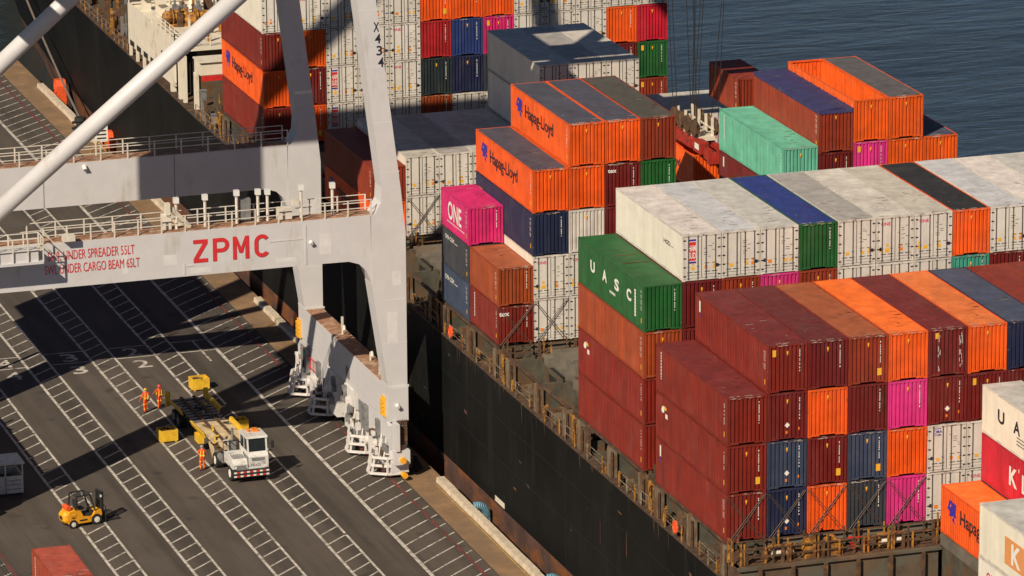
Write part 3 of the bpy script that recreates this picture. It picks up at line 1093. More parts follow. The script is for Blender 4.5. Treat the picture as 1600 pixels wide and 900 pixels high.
# kerb beams along the quay edge, one piece each
for y0, y1 in ((8, 49.7), (81.5, 97.2), (117.5, 131.5), (149.5, 153.8), (156.8, 172.0)):
    m = MB()
    n = max(1, int((y1-y0)/2.5))
    for i in range(n):
        a, b = y0+(y1-y0)*i/n, y0+(y1-y0)*(i+1)/n-0.02
        d = rnd.uniform(-0.03, 0.03)
        m.hexa([(qx(-2.30, a)+d, a, QZ+.034), (qx(-1.66, a)+d, a, QZ+.034), (qx(-1.66, b)+d, b, QZ+.034), (qx(-2.30, b)+d, b, QZ+.034),
                (qx(-2.24, a)+d, a, QZ+.36), (qx(-1.72, a)+d, a, QZ+.36), (qx(-1.72, b)+d, b, QZ+.36), (qx(-2.24, b)+d, b, QZ+.36)])
    lab = {8: 'long white kerb beam running towards the viewer in front of the crane', 81.5: 'white kerb beam beside the orange fender behind the crane legs', 117.5: 'white kerb beam seen through the gap between the two portal beams',
           149.5: 'short white kerb beam beside the mooring bollard', 156.8: 'white kerb beam at the far orange fender'}[y0]
    tag(obj('kerb_beam', m, M_kerb), lab, 'kerb', 'white kerb beams on the quay edge')
m = MB()
m.prism([(qx(-2.50, 8), 8), (qx(-2.42, 8), 8), (qx(-2.42, 49), 49), (qx(-2.50, 49), 49)], QZ+0.034, QZ+0.038, 'z')
struct('yellow_edge_line', m, simple('faded_yellow_line', (0.45, 0.30, 0.06, 1), 0.8, vary=0.4, scale=3, spots=(0.27, 0.165, 0.085, 1), spot_at=0.52))

# painted lines on the apron
MZ = QZ+0.004
def strip(m, xa, ya, xb, yb, w):
    a, b = Vector((qx(xa, ya), ya)), Vector((qx(xb, yb), yb))
    d = (b-a).normalized()
    n = Vector((-d.y, d.x))*w/2
    L_ = (b-a).length
    k = max(1, int(L_/3))
    for i in range(k):
        p, q = a+(b-a)*i/k, a+(b-a)*(i+1)/k
        m.face([(p.x-n.x, p.y-n.y, MZ), (q.x-n.x, q.y-n.y, MZ), (q.x+n.x, q.y+n.y, MZ), (p.x+n.x, p.y+n.y, MZ)])
pairs = [(-11.05, -12.78), (-15.77, -17.52), (-20.60, -22.33), (-25.35, -27.08)]
m = MB()
LY0, LY1 = -60, 181
def lane(x, w, gaps=()):
    y = LY0
    for g0, g1 in list(gaps)+[(LY1, LY1)]:
        strip(m, x, y, x, g0, w)
        y = g1
lane(-8.15, 0.26)
for a, b in pairs:
    wob = rnd.uniform(0, 1)
    lane(a, 0.17, ((36.6+wob*9, 36.9+wob*9), (70.3, 71.9)) if a == -11.05 else ((38.8+wob*8, 39.0+wob*8),))
    lane(b, 0.20)
yy = LY0
for a, b in pairs:
    y = LY0+rnd.uniform(0, 1.9)
    while y < LY1:
        strip(m, b+0.12, y, a-0.12, y+1.45, 0.13)
        y += 1.93+rnd.uniform(-0.02, 0.02)
y = LY0
while y < LY1:
    strip(m, -8.0, y, -6.9-0.0, y+1.05, 0.12)
    strip(m, -6.82, y+1.13, -5.05, y+2.75, 0.12)
    strip(m, -4.82, y+2.98, -4.25, y+3.5, 0.12)
    y += 1.95
y = LY0
while y < LY1:
    strip(m, -36.6, y, -33.4, y+2.9, 0.13)
    y += 1.95
for y in (85.6, 88.4):
    for a, b in ((-8.2, -11.0), (-12.9, -15.7), (-17.6, -20.5), (-22.4, -25.3)):
        strip(m, a, y, b, y, 0.16)
strip(m, -9.3, 82.8, -9.3, 88.4, 0.16)
for i, x in enumerate((-14.2, -18.9, -23.7)):
    for y in (83.75, 87.0):
        lettering(m, str(i+2), (qx(x, y), y, MZ+0.004), 1.9, 'ground', 1.15, 0.01)
struct('apron_white_lines', m, M_yard)
m = MB()
MZ = QZ+0.008
for x in (-4.93, -33.2):
    y = LY0
    while y < LY1:
        strip(m, x, y, x, y+0.86, 0.20)
        y += 0.975
struct('apron_red_lines', m, M_ydred)

# fenders, bollards, mooring line
def fender(y, lab, z0=-13.4, z1=-10.2, tilt=0.0):
    m = MB()
    x = qx(-0.98, y)
    pts = [(-0.62, z0), (0.62, z0), (0.66, z1-0.5), (0.35, z1), (-0.35, z1), (-0.66, z1-0.5)]
    m.prism([(y+p[0]+(p[1]-z0)*tilt, p[1]) for p in pts], x-0.42, x+0.42, 'x')
    o = obj('hull_fender', m, M_buoy)
    tag(o, lab, 'fender', 'orange fenders between quay and hull')
    b = MB()
    for yy in (-0.5, 0.5):
        b.tube((x-0.62, y+yy, QZ+0.05), (x, y+yy, z1-0.3), 0.035, 5)
    obj('hanging_chain', b, M_dark, o)
fender(168.5, 'orange fender leaning at the hull far along the quay, before open water', -13, -9.6)
fender(150.3, 'orange fender behind the small white board at the quay edge', -13, -10.1)
fender(88.3, 'orange fender seen beside the far end of the sill beam', -13, -9.6)
t = empty('notice_board', (qx(-2.0, 148.2), 148.2, QZ+0.034))
m = MB().box(-0.55, 0.55, -0.04, 0.04, 0.5, 2.0)
obj('board_panel', m, M_white, t)
m = MB()
for i in range(3):
    m.box(-0.4, 0.4, -0.05, -0.042, 0.75+i*0.32, 0.88+i*0.32)
obj('board_text', m, M_black, t)
m = MB().bar((-0.4, 0, 0), (-0.4, 0, 0.5), 0.08).bar((0.4, 0, 0), (0.4, 0, 0.5), 0.08)
obj('post', m, M_syel, t)
tag(t, 'small white notice board standing at the quay edge by an orange fender', 'sign')
for y in (146.2,):
    m = MB()
    x = qx(-2.6, y)
    m.bar((x-0.9, y, QZ+0.03), (x, y+0.5, QZ+1.0), 0.10).bar((x, y+0.5, QZ+1.0), (x+0.6, y, QZ+0.03), 0.10).bar((x-0.5, y+0.3, QZ+0.5), (x+0.3, y+0.3, QZ+0.5), 0.08)
    tag(obj('barrier_frame', m, M_syel), 'yellow folding barrier frame beside the white notice board', 'barrier')
def bollard(y, lab, mat):
    t = empty('mooring_bollard', (qx(-2.2, y), y, QZ+0.034))
    obj('base_plate', MB().tube((0, 0, 0), (0, 0, 0.1), 0.75, 14), mat, t)
    m = MB().tube((0, 0, 0.1), (0, 0, 0.75), 0.36, 14).tube((0, 0, 0.75), (0, 0, 1.05), 0.52, 14, 0.46)
    m.tube((-0.7, 0, 0.62), (0.7, 0, 0.62), 0.13, 8)
    obj('bollard_post', m, mat, t)
    tag(t, lab, 'bollard', 'bollards on the quay edge')
bollard(155.3, 'black bollard holding the mooring rope at the quay edge', M_rubber)
bollard(114.6, 'cream bollard showing above the portal beam walkway', M_cream)
a, b = Vector((qx(-2.2, 155.3), 155.3, QZ+0.9)), Vector((1.0, 218, 8.0))
pts = []
for i in range(15):
    q = i/14
    p = a.lerp(b, q)
    p.z -= 1.6*4*q*(1-q)
    pts.append(p)
tag(obj('mooring_rope', MB().path(pts, 0.10, 6), M_rope), 'pale mooring rope running from the black bollard up out of the picture', 'rope')
for y, lab in ((43.2, 'pale blue bent fender pipe between quay and rusty hull, nearer the crane'), (27.6, 'pale blue bent fender pipe at the lower picture edge')):
    m = MB()
    x = qx(-1.15, y)
    pts = [(x-0.25+0.75*math.sin(t_), y+0.35*(1-math.cos(t_)), QZ-0.72+0.95*math.cos(t_)) for t_ in [math.pi*0.58*i/12-0.25 for i in range(13)]]
    pts.append((pts[-1][0]+0.02, pts[-1][1]+0.1, QZ-3.0))
    m.path(pts, 0.27, 10)
    o = tag(obj('fender_pipe', m, M_sblue, smooth=True), lab, 'fender', 'pale blue fender pipes')
    m = MB().box(x-0.5, x-0.15, y-0.7, y+0.9, QZ-2.2, QZ-0.75).tube((x-0.45, y+1.0, QZ-0.45), (x-0.35, y+0.1, QZ-0.35), 0.2, 8)
    obj('mounting_block', m, M_rubber, o)
m = MB()
y0 = 51.8
pts = [(qx(-3.0+0.22*math.sin(i*1.9), 0), y0+i*0.42, QZ+0.12+0.10*(i % 2)) for i in range(15)]
m.path(pts, 0.12, 6)
for i in range(5):
    m.tube((qx(-2.7, 0)+0.1*i, 52.2+i*0.3, QZ+0.1), (qx(-2.1, 0), 52.6+i*0.35, QZ+0.22+0.08*i), 0.14, 7)
tag(obj('cable_heap', m, M_rubber), 'black heap of cable lying in the shade under the crane', 'cable')

# ------------------------------------------------------------------ the ship
SX0, SX1, DZ = -0.30, 32.75, -2.15
ship = tag(empty('container_ship', (16, 60, WZ)), 'large container ship with black hull and rusty boot topping lying along the quay', 'ship')
ship_off = Vector((-16, -60, -WZ))
def spart(name, mb, mat, parent=None, smooth=False):
    o = obj(name, mb, mat, parent or ship, smooth=smooth)
    if parent is None:
        o.location = ship_off
    return o
# hull: sections (y, x at deck, x at boot top, x at waterline and below)
secs = [(-150, 6.0, 6.0, 6.0), (-120, SX0, SX0, SX0), (20, SX0, SX0, SX0), (120, SX0, SX0, SX0), (150, SX0, 0.0, 0.35), (175, SX0, 1.0, 2.0), (200, 0.3, 3.2, 5.2), (235, 3.5, 8.5, 11.5), (262, 10.5, 13.5, 15.5)]
def dz(y):
    return DZ + (0 if y < 120 else (y-120)*0.018)
m = MB()
BZ = -10.55
for (ya, *xa), (yb, *xb) in zip(secs, secs[1:]):
    n = max(1, int((yb-ya)/12))
    for i in range(n):
        t0, t1 = i/n, (i+1)/n
        y0, y1 = ya+(yb-ya)*t0, ya+(yb-ya)*t1
        l0 = [p+(q-p)*t0 for p, q in zip(xa, xb)]
        l1 = [p+(q-p)*t1 for p, q in zip(xa, xb)]
        lev = [(0, dz(y0), dz(y1)), (1, BZ, BZ), (2, WZ-1.5, WZ-1.5)]
        for (c0, za0, za1), (c1, zb0, zb1) in zip(lev, lev[1:]):
            m.mat(1 if c0 == 1 else 0)
            m.face([(l0[c0], y0, za0), (l0[c1], y0, zb0), (l1[c1], y1, zb1), (l1[c0], y1, za1)])
            mir = lambda x: SX0+SX1-x
            m.face([(mir(l0[c0]), y0, za0), (mir(l1[c0]), y1, za1), (mir(l1[c1]), y1, zb1), (mir(l0[c1]), y0, zb0)])
s0, s1 = secs[0], secs[-1]
for s, f in ((s0, 1), (s1, 1)):
    m.mat(0)
    m.face([(s[1], s[0], dz(s[0])), (s[3], s[0], WZ-1.5), (SX0+SX1-s[3], s[0], WZ-1.5), (SX0+SX1-s[1], s[0], dz(s[0]))])
spart('hull', m, [M_hull, M_boot])
# sheer strake rim and side decks
m = MB()
for i in range(-30, 50):
    y = i*5
    xo = 0 if y < 180 else (y-180)*0.03
    if y < 235:
        m.hexa([(SX0-0.03+xo, y, dz(y)), (2.35, y, dz(y)), (2.35, y+5, dz(y+5)), (SX0-0.03+xo, y+5, dz(y+5)), (SX0-0.03+xo, y, dz(y)+0.07), (2.35, y, dz(y)+0.07), (2.35, y+5, dz(y+5)+0.07), (SX0-0.03+xo, y+5, dz(y+5)+0.07)])
m.box(30.2, SX1, -150, 235, DZ-0.05, DZ+0.07)
m.box(2.35, 30.2, -29, -14.5, DZ-0.05, DZ+0.07)
m.box(2.35, 30.2, 113, 235, DZ-0.05, DZ+0.07)
spart('main_deck', m, M_deck)
# draught plate
spart('hull_plate', MB().box(SX0-.03, SX0-.004, 40.9, 42.9, -10.42, -10.06), M_cream)
m = MB()
for y in range(-20, 120, 8):
    m.box(SX0-0.004, SX0+0.002, y+0.3, y+0.38, BZ+0.05, DZ-0.1)
for z in (-4.6, -7.4):
    m.box(SX0-0.0045, SX0+0.002, -25, 119, z, z+0.06)
spart('plate_seam', m, M_seam)
for i in range(34):
    y, z = rnd.uniform(-2, 60), rnd.uniform(-9.8, -3.0)
    l_, h_ = rnd.uniform(0.1, 0.9), rnd.uniform(0.04, 0.3)
    if rnd.random() < 0.5:
        l_, h_ = rnd.uniform(0.04, 0.1), rnd.uniform(0.5, 2.2)
    x = SX0-0.008
    sc_ = MB().face([(x, y, z), (x, y+l_*0.8, z+0.02), (x, y+l_, z+h_), (x, y+l_*0.2, z+h_*0.9)])
    spart('hull_scrape', sc_, rnd.choice((M_seam, M_seam, M_hscr, M_boot)))
for i in range(30):
    y = rnd.uniform(-2, 60)
    l_, h_ = rnd.uniform(0.06, 0.25), rnd.uniform(0.3, 1.3)
    x = SX0-0.034
    spart('rust_run', MB().face([(x, y, DZ+0.05), (x+0.028, y+l_*0.3, DZ-h_), (x+0.028, y+l_*0.6, DZ-h_), (x, y+l_, DZ+0.05)]), M_rrun)
for i in range(26):
    x, y = rnd.uniform(2.6, 9), 28.9+rnd.uniform(0, 11.5)
    spart('hatch_gear', MB().bar((x, y, 0.0 if not (2.8 < x < 8.0 and 29.6 < y < 40.2) else 0.42), (x+rnd.uniform(-.8, .8), y+rnd.uniform(-1.6, 1.6), 0.45+rnd.uniform(0, .1)), rnd.uniform(0.06, 0.2)), rnd.choice((M_rust, M_rust, M_syel, M_gear)))
# hatch coamings and covers for each bay
bays = [-14.362, 0, 14.362, 28.73, 43.093, 57.43, 71.669, 86.1, 100.525]
for y in bays:
    x0 = 12.55 if y < -1 else 2.42
    c = spart('hatch_coaming', MB().box(x0+0.15, 30.1, y+0.2, y+12.0, DZ-3, -0.82), M_ship)
    m = MB().box(x0-0.08, 30.3, y-0.05, y+12.24, -0.78, -0.10)
    for k in range(6):
        m.box(x0-0.11, x0-0.082, y+0.4+k*2.3, y+0.52+k*2.3, -0.76, -0.14)
    for k in range(14):
        x = x0+0.15+k*2.0
        if x < 30:
            m.box(x, x+0.1, y-0.08, y-0.052, -0.76, -0.14)
    spart('hatch_cover', m, M_hatch)
    m = MB()
    for k in range(13):
        for yy in (y+0.1, y+5.95, y+6.15, y+12.08):
            x = k*PITCH+0.1
            if x > x0:
                m.box(x, x+0.16, yy-0.08, yy+0.08, -0.10, -0.01)
                m.box(x+2.15, x+2.31, yy-0.08, yy+0.08, -0.10, -0.01)
    spart('twist_lock', m, M_rust)
# outboard supports under the ship-side stacks
rail_z = DZ+0.07
for bi, y in enumerate(bays):
    if y < -1:
        continue
    g = MB()
    g.box(0.02, 0.20, y+0.05, y+12.15, -0.20, -0.06)
    g.box(2.25, 2.42, y+0.05, y+12.15, -0.38, -0.06) if False else None
    spart('support_girder', g, M_deck)
    for j, yy in enumerate((y+0.35, y+6.1, y+11.85)):
        m = MB()
        m.mat(0)
        m.box(-0.10, 0.32, yy-0.34, yy+0.34, rail_z, -0.205)
        m.mat(1)
        m.box(0.322, 2.3, yy-0.16, yy+0.16, rail_z, -0.215)
        m.mat(2)
        m.box(-0.11, 0.02, yy-0.42, yy-0.345, rail_z, -0.42)
        m.box(-0.11, 0.02, yy+0.345, yy+0.42, rail_z, -0.42)
        spart('support_pillar', m, [M_pil, M_ship, M_rust])
    # longitudinal bulkhead behind the passage, with door openings
    m = MB()
    cuts = (y+1.6, y+7.4)
    edges = [y]
    for c in cuts:
        edges += [c, c+1.9]
    edges.append(y+14.3)
    for a, b in zip(edges[::2], edges[1::2]):
        m.box(1.75, 1.9, a, b, rail_z, -0.215)
    for c in cuts:
        m.box(1.75, 1.9, c, c+1.9, -0.45, -0.215)
        m.mat(1)
        m.box(1.95, 2.2, c-0.1, c+2.0, rail_z, -0.225)  # near-black backing paints the dark inside the doorway
        m.mat(0)
        m.box(1.60, 1.74, c-0.11, c-0.02, rail_z, -0.6)
    spart('passage_bulkhead', m, [M_ship, M_dark])
def ship_rail(y0, y1, x, name='deck_railing', step=1.45):
    m = MB()
    n = max(1, int((y1-y0)/step))
    for i in range(n+1):
        y = y0+(y1-y0)*i/n
        z = dz(y)+0.07
        m.mat(i % 2)
        m.bar((x, y, z), (x, y, z+1.0), 0.07)
    for h in (0.5, 1.0):
        m.mat(1)
        m.bar((x, y0, dz(y0)+0.07+h), (x, y1, dz(y1)+0.07+h), 0.035)
    spart(name, m, [M_syel, M_srail])
for y in bays:
    if y > -1:
        ship_rail(y+1.0, y+3.9, -0.22)
        ship_rail(y+7.0, y+9.9, -0.22)
        ship_rail(y+12.35, y+14.2, -0.22)
# clutter along the passage: yellow stanchions, ladders, pipes, orange lifebuoys
def yel_post(x, y, z, h, lean=0.0):
    m.bar((x, y, z), (x, y+lean, z+h), 0.13)
for y in bays:
    if y < -1:
        continue
    for k in range(8):
        yy = y+rnd.choice((0.9, 4.4, 5.0, 6.9, 10.4, 11.0))+rnd.uniform(-0.3, 0.3)
        m = MB()
        yel_post(rnd.uniform(-0.12, 0.3), yy, rail_z, rnd.uniform(0.4, 0.9), rnd.uniform(-0.6, 0.1))
        spart('deck_stanchion', m, rnd.choice((M_syel, M_syel, M_rust)))
    m = MB()
    for k in range(4):
        yy = y+12.5+k*0.42
        m.bar((0.05+0.1*(k % 2), yy, rail_z), (0.05+0.1*(k % 2), yy, -0.25-0.3*(k % 2)), 0.11)
    m.bar((0.05, y+12.45, -0.35), (0.05, y+13.9, -0.35), 0.09)
    spart('lashing_rack', m, [M_syel, M_rust])
    for k in range(7):
        yy = y+rnd.uniform(0.5, 11.5)
        zz = rail_z+rnd.uniform(0.0, 0.02)
        spart('deck_locker', MB().box(rnd.uniform(0.2, 0.9), rnd.uniform(1.0, 1.6), yy, yy+rnd.uniform(0.2, 0.7), zz, zz+rnd.uniform(0.2, 0.8)), rnd.choice((M_rust, M_ship, M_pil)))
    m = MB()
    for k in range(3):
        m.mat(1)
        m.tube((0.4+k*0.22, y+0.5, rail_z+0.15), (0.4+k*0.22, y+14, rail_z+0.15), 0.06, 6)
    spart('deck_pipe', m, [M_rust, M_ship])
for yy in (7.9, 52.5):
    m = MB()
    for i in range(12):
        a0, a1 = 2*math.pi*i/12, 2*math.pi*(i+1)/12
        m.tube((-0.28, yy+0.34*math.cos(a0), rail_z+0.62+0.34*math.sin(a0)), (-0.28, yy+0.34*math.cos(a1), rail_z+0.62+0.34*math.sin(a1)), 0.08, 6)
    m.box(-0.33, -0.23, yy-0.15, yy+0.15, rail_z+0.3, rail_z+0.9)
    spart('lifebuoy', m, M_buoy)
# cross deck lashing bridges in the gaps between the bays
for y in bays:
    g0, g1 = y+12.3, y+14.25
    m = MB()
    m.box(0.2, 31, g0+0.15, g1-0.15, -1.0, -0.86)
    for k in range(14):
        x = 0.3+k*PITCH
        m.bar((x, g0+0.25, rail_z), (x, g0+0.25, 0.15), 0.16)
        m.bar((x, g1-0.25, rail_z), (x, g1-0.25, 0.15), 0.16)
    for k in range(14):
        m.mat(1 if k % 2 else 0)
        x = 0.3+k*PITCH
        for gy in (g0+0.2, g1-0.2):
            m.bar((x+0.3, gy, -0.86), (x+0.3, gy, 0.55), 0.09)
            m.bar((x+1.9, gy, -0.86), (x+1.9, gy, 0.35), 0.07)
    m.mat(0)
    for gy in (g0+0.2, g1-0.2):
        m.bar((0.3, gy, 0.05), (31, gy, 0.05), 0.07)
        m.bar((0.3, gy, -0.4), (31, gy, -0.4), 0.05)
    spart('lashing_bridge', m, [M_rust, M_syel])
# open hold edge in front of the near block
m = MB()
m.box(0.1, 12.3, -2.25, -2.05, -9, -1.02)
m.box(-0.1, 12.45, -2.42, -2.02, -1.02, -0.88)
for i in range(6):
    x = 1.2+i*2.02
    m.mat(1)
    m.box(x-0.10, x+0.10, -2.50, -2.26, -9, -1.02)
    m.mat(0)
spart('hold_bulkhead', m, [M_bulk, M_rust])
spart('hold_floor', MB().box(0.1, 12.5, -14.4, -2.26, -9.3, -9.0), M_dark)
spart('hold_side', MB().box(12.52, 12.66, -14.36, -2.3, -9, -0.8), M_ship)
m = MB()
m.box(-0.05, 12.4, -2.0, -0.12, -1.05, -0.93)
for i in range(9):
    x = 0.2+i*1.52
    m.mat(1)
    m.bar((x, -1.85, -0.93), (x, -1.85, 0.12+0.35*(i % 3 == 0)), 0.10)
    if i % 3 == 0:
        m.bar((x+0.22, -1.85, -0.93), (x+0.22, -1.85, 0.45), 0.08)
    m.mat(0)
m.mat(0)
for z in (-0.45, 0.02):
    m.bar((0.2, -1.85, z), (12.2, -1.85, z), 0.05)
m.mat(0)
for i in range(40):
    x = rnd.uniform(0.3, 12)
    m.mat(rnd.choice((0, 0, 2)))
    y = rnd.uniform(-1.7, -0.4)
    m.box(x, x+rnd.uniform(0.1, 0.8), y, y+rnd.uniform(0.1, 0.4), -0.93, -0.93+rnd.uniform(0.08, 0.5))
spart('lashing_platform', m, [M_rust, M_syel, M_ship])
for x in (4.2, 5.6):
    m = MB().box(x, x+0.62, -1.75, -1.2, -0.93, 0.12).box(x+0.1, x+0.5, -1.72, -1.3, 0.12, 0.30)
    m.box(x+0.7, x+0.95, -1.75, -1.2, -0.93, -0.3)
    spart('yellow_locker', m, M_syel)
for x in (2.2, 9.0):
    m = MB()
    m.tube((x, -1.5, -0.38), (x+0.62, -1.5, -0.38), 0.24, 12).tube((x+0.7, -1.5, -0.38), (x+1.3, -1.5, -0.38), 0.24, 12)
    d = spart('winch_drum', m, M_cream)
    m = MB().box(x-0.15, x+1.5, -1.78, -1.25, -0.08, 0.02).bar((x-0.1, -1.5, -0.93), (x-0.1, -1.5, -0.08), 0.1).bar((x+1.42, -1.5, -0.93), (x+1.42, -1.5, -0.08), 0.1)
    obj('drum_frame', m, M_syel, d)
m = MB().box(7.15, 7.4, -1.6, -1.3, -0.93, -0.35).box(7.9, 8.15, -1.5, -1.2, -0.93, -0.3).bar((7.0, -1.4, 0.0), (8.6, -1.2, -0.2), 0.09)
spart('red_valve', m, M_red)
# the corner post at the ship side, front of the near block
m = MB().box(-0.22, 0.45, -1.9, -1.2, rail_z-5, -0.93).box(0.1, 0.5, -0.75, -0.1, rail_z-5, -0.4)
m.mat(1)
m.bar((-0.2, -1.5, -0.9), (-0.2, -1.5, 0.6), 0.12).bar((-0.2, -0.9, -0.9), (-0.2, -0.9, 0.6), 0.12).bar((-0.2, -1.5, 0.55), (-0.2, -0.9, 0.55), 0.1)
spart('corner_post', m, [M_rust, M_syel])
# ventilator block in the empty bay
m = MB().box(2.8, 8.0, 29.6, 40.2, -0.10, 0.35)
spart('spare_hatch_pontoon', m, M_hatch)
m = MB().box(0.0, 2.0, 24.8, 27.6, rail_z+1.45, rail_z+1.62).box(0.0, 0.2, 24.8, 25.3, rail_z, rail_z+1.45).box(1.8, 2.0, 27.0, 27.5, rail_z, rail_z+1.45)
spart('stair_hood', m, [M_rust])
# deckhouse far along the deck
dh0, dh1, dk = 125.8, 142.4, 2.3
m = MB()
m.box(-0.28, -0.12, dh0+1.0, dh1, -0.75, dk+0.42)
m.box(-0.28, 7.5, dh1-0.18, dh1, -0.75, dk+0.42)
m.prism([(-0.2, dh0+1.0), (0.2, dh0+0.35), (1.0, dh0), (18, dh0), (18, dh1-0.2), (-0.11, dh1-0.2), (-0.11, dh0+1.0)], dk-0.30, dk, 'z')
for y in (dh1-0.3, dh1-2.6, dh1-4.9, dh1-7.2):
    m.box(-0.26, -0.05, y-0.32, y, dz(y), -0.76)
m.box(-0.27, -0.06, dh0+1.2, dh1-9.4, dz(130)+0.9, -0.74)
for y in (dh0+0.4, dh0+3.0):
    m.box(-0.05, 0.35, y, y+0.4, dz(y)-0.02, dk-0.31)
m.box(0.3, 0.65, dh0-3.2, dh0-2.85, dz(122), 1.0)
m.box(0.0, 0.3, dh0-0.8, dh0-0.5, dz(122), dk-0.5)
spart('deckhouse_wall', m, M_cream)
for y in (dh1-0.95, dh1-3.25, dh1-5.55, dh1-7.85):  # flat dark plates on the wall, the shade inside openings put into colour
    spart('opening_shade_panel', MB().box(-0.287, -0.281, y-1.25, y+0.2, -0.72, -0.25), M_dark)
for y, z in ((dh0+3.2, 0.5), (dh0+5.0, 0.4)):
    spart('opening_shade_panel', MB().prism([(y+0.45*math.cos(a_), z+0.75*math.sin(a_)) for a_ in [2*math.pi*i/14 for i in range(14)]], -0.287, -0.281, 'x'), M_dark)
spart('recess_shade_wall', MB().box(1.3, 1.5, dh0+0.6, dh1-0.3, -1.9, dk-0.31), M_dark)  # near-black wall, the shade under the deck is in its colour
spart('deckhouse_front', MB().box(1.5, 17.8, dh0+0.5, dh0+0.7, dz(126), dk-0.31), M_ship)
m = MB().box(0.4, 14, 121.2, 123.0, 1.05, 2.1).box(0.3, 14.2, 121.0, 123.1, 2.1, 2.2)
m.box(3.0, 14, 119.5, 123.0, dz(121), 0.5)
spart('deck_store', m, M_cream)
spart('red_rail_panel', MB().box(0.5, 14.2, 120.95, 121.05, 0.62, 1.04), M_red)
m = MB()
for (xa, ya, xb, yb) in ((-0.2, dh0+8.5, -0.2, dh0+1.0), (-0.2, dh0+1.0, 1.0, dh0+0.05), (1.0, dh0+0.05, 16, dh0+0.05), (-0.2, dh1-0.3, 5, dh1-0.3)):
    zb = dk+(0.42 if xb < 0 else 0)
    n = max(1, int(math.hypot(xb-xa, yb-ya)/1.4))
    for i in range(n+1):
        x, y = xa+(xb-xa)*i/n, ya+(yb-ya)*i/n
        m.bar((x, y, zb-0.1), (x, y, zb+1.05), 0.08)
    for h in (0.35, 0.7, 1.05):
        m.bar((xa, ya, zb+h), (xb, yb, zb+h), 0.05)
spart('deckhouse_railing', m, M_cream)
for (x, y, s_) in ((1.5, 134.2, 0.72), (3.2, 132.8, 0.9)):
    z = dk+0.75
    m = MB().tube((x, y, z), (x+1.5*s_, y, z), 0.75*s_, 14).tube((x-0.1, y, z), (x, y, z), 1.0*s_, 14).tube((x+1.5*s_, y, z), (x+1.6*s_, y, z), 1.0*s_, 14)
    m.ball((x-0.5, y-0.4, z+0.1), 0.7*s_).box(x-0.4, x+1.9*s_, y-0.7, y+0.7, dk, dk+0.25)
    spart('mooring_winch', m, M_syel)
for (x, y) in ((0.9, 140.6), (1.5, 138.2)):
    spart('cream_vent', MB().box(x-0.35, x+0.35, y-0.3, y+0.3, dk, dk+1.1).box(x-0.4, x+0.4, y-0.7, y+0.1, dk+1.1, dk+1.7), M_cream)
m = MB().bar((3.2, 135, dk), (4.0, 137.5, 6.5), 0.25).bar((4.6, 136, dk), (4.0, 137.5, 6.5), 0.18).bar((8.5, 131, dk), (9.2, 134, 7), 0.25)
spart('derrick_post', m, M_cream)
for i in range(70):
    x, y = rnd.uniform(1.0, 14), rnd.uniform(dh0+1.5, 141)
    s_ = rnd.uniform(0.15, 0.7)
    h = rnd.uniform(0.3, 1.4)
    m = MB().box(x, x+s_, y, y+s_*0.8, dk, dk+h)
    m.tube((x+s_/2, y+s_*0.4, dk+h), (x+s_/2, y+s_*0.4, dk+h*1.35), s_*0.25, 7)
    spart('deck_machinery', m, rnd.choice((M_rust, M_rust, M_gear, M_syel, M_cream)))
m = MB().box(5.5, 16, 127.5, 131, dk+1.6, dk+2.6).box(6, 7, 128, 130.5, dk, dk+1.6)
spart('upper_platform', m, M_cream)
for y0, y1 in ((113.2, 120.5), (143.0, 158.0), (158.2, 176)):
    for i in range(int((y1-y0)*(9 if y0 < 120 else 4.0))):
        y = rnd.uniform(y0, y1)
        x = rnd.uniform(-0.1, 3.5 if y0 < 120 else 7)
        h = rnd.uniform(0.4, 2.4)
        s_ = rnd.uniform(0.08, 0.6)
        m = MB().box(x, x+s_, y, y+s_, dz(y)+0.07, dz(y)+h)
        if s_ > 0.3:
            m.box(x-0.06, x+s_+0.06, y-0.06, y+s_+0.06, dz(y)+h, dz(y)+h+0.08)
        spart('deck_machinery', m, rnd.choice((M_rust, M_rust, M_ship, M_syel, M_gear)))
    for y in (y0+0.5, (y0+y1)/2, y1-0.5):
        spart('deck_bulkhead', MB().box(1.2, 5.5, y, y+0.25, dz(y)+0.07, dz(y)+2.3), M_ship)
    ship_rail(y0, y1, -0.2)
m = MB().box(3.0, 26, 143.9, 180, -0.2, 1.0)
spart('far_hatch_block', m, M_ship)

# crossed lashing rods over the lowest tiers
def lashing(x, y, z, h, lab, g):
    t = tag(empty('crossed_lashing', (x, y, z)), lab, 'lashing rods', g)
    for dx0, dx1 in ((0.1, 2.3), (0.28, 2.42), (2.34, 0.12), (2.14, 0.0)):
        obj('lashing_rod', MB().tube((dx0, -0.05 - 0.04*(dx0 > 1), 0.02), (dx1, -0.05-0.04*(dx0 > 1), h), 0.020, 5), M_lash, t)
for k, w_ in enumerate(('maroon', 'navy blue', 'orange', 'dark grey', 'pink')):
    lashing(k*PITCH, 0, -0.05, HC-0.1, f'crossed lashing rods over the {w_} bottom container of the front block', 'lashings of the front block')
lashing(0.06, YC, 0.05, ST, 'crossed lashing rods over the lettered dark red half length container', 'lashings of the middle block')
lashing(PITCH, YC, 0.05, HC, 'crossed lashing rods over the lowest white doors beside the brown boxes', 'lashings of the middle block')
lashing(PITCH, YE, 0.05, HC, 'crossed lashing rods over the lower white doors beside the crane leg', 'lashings of the shaded block')


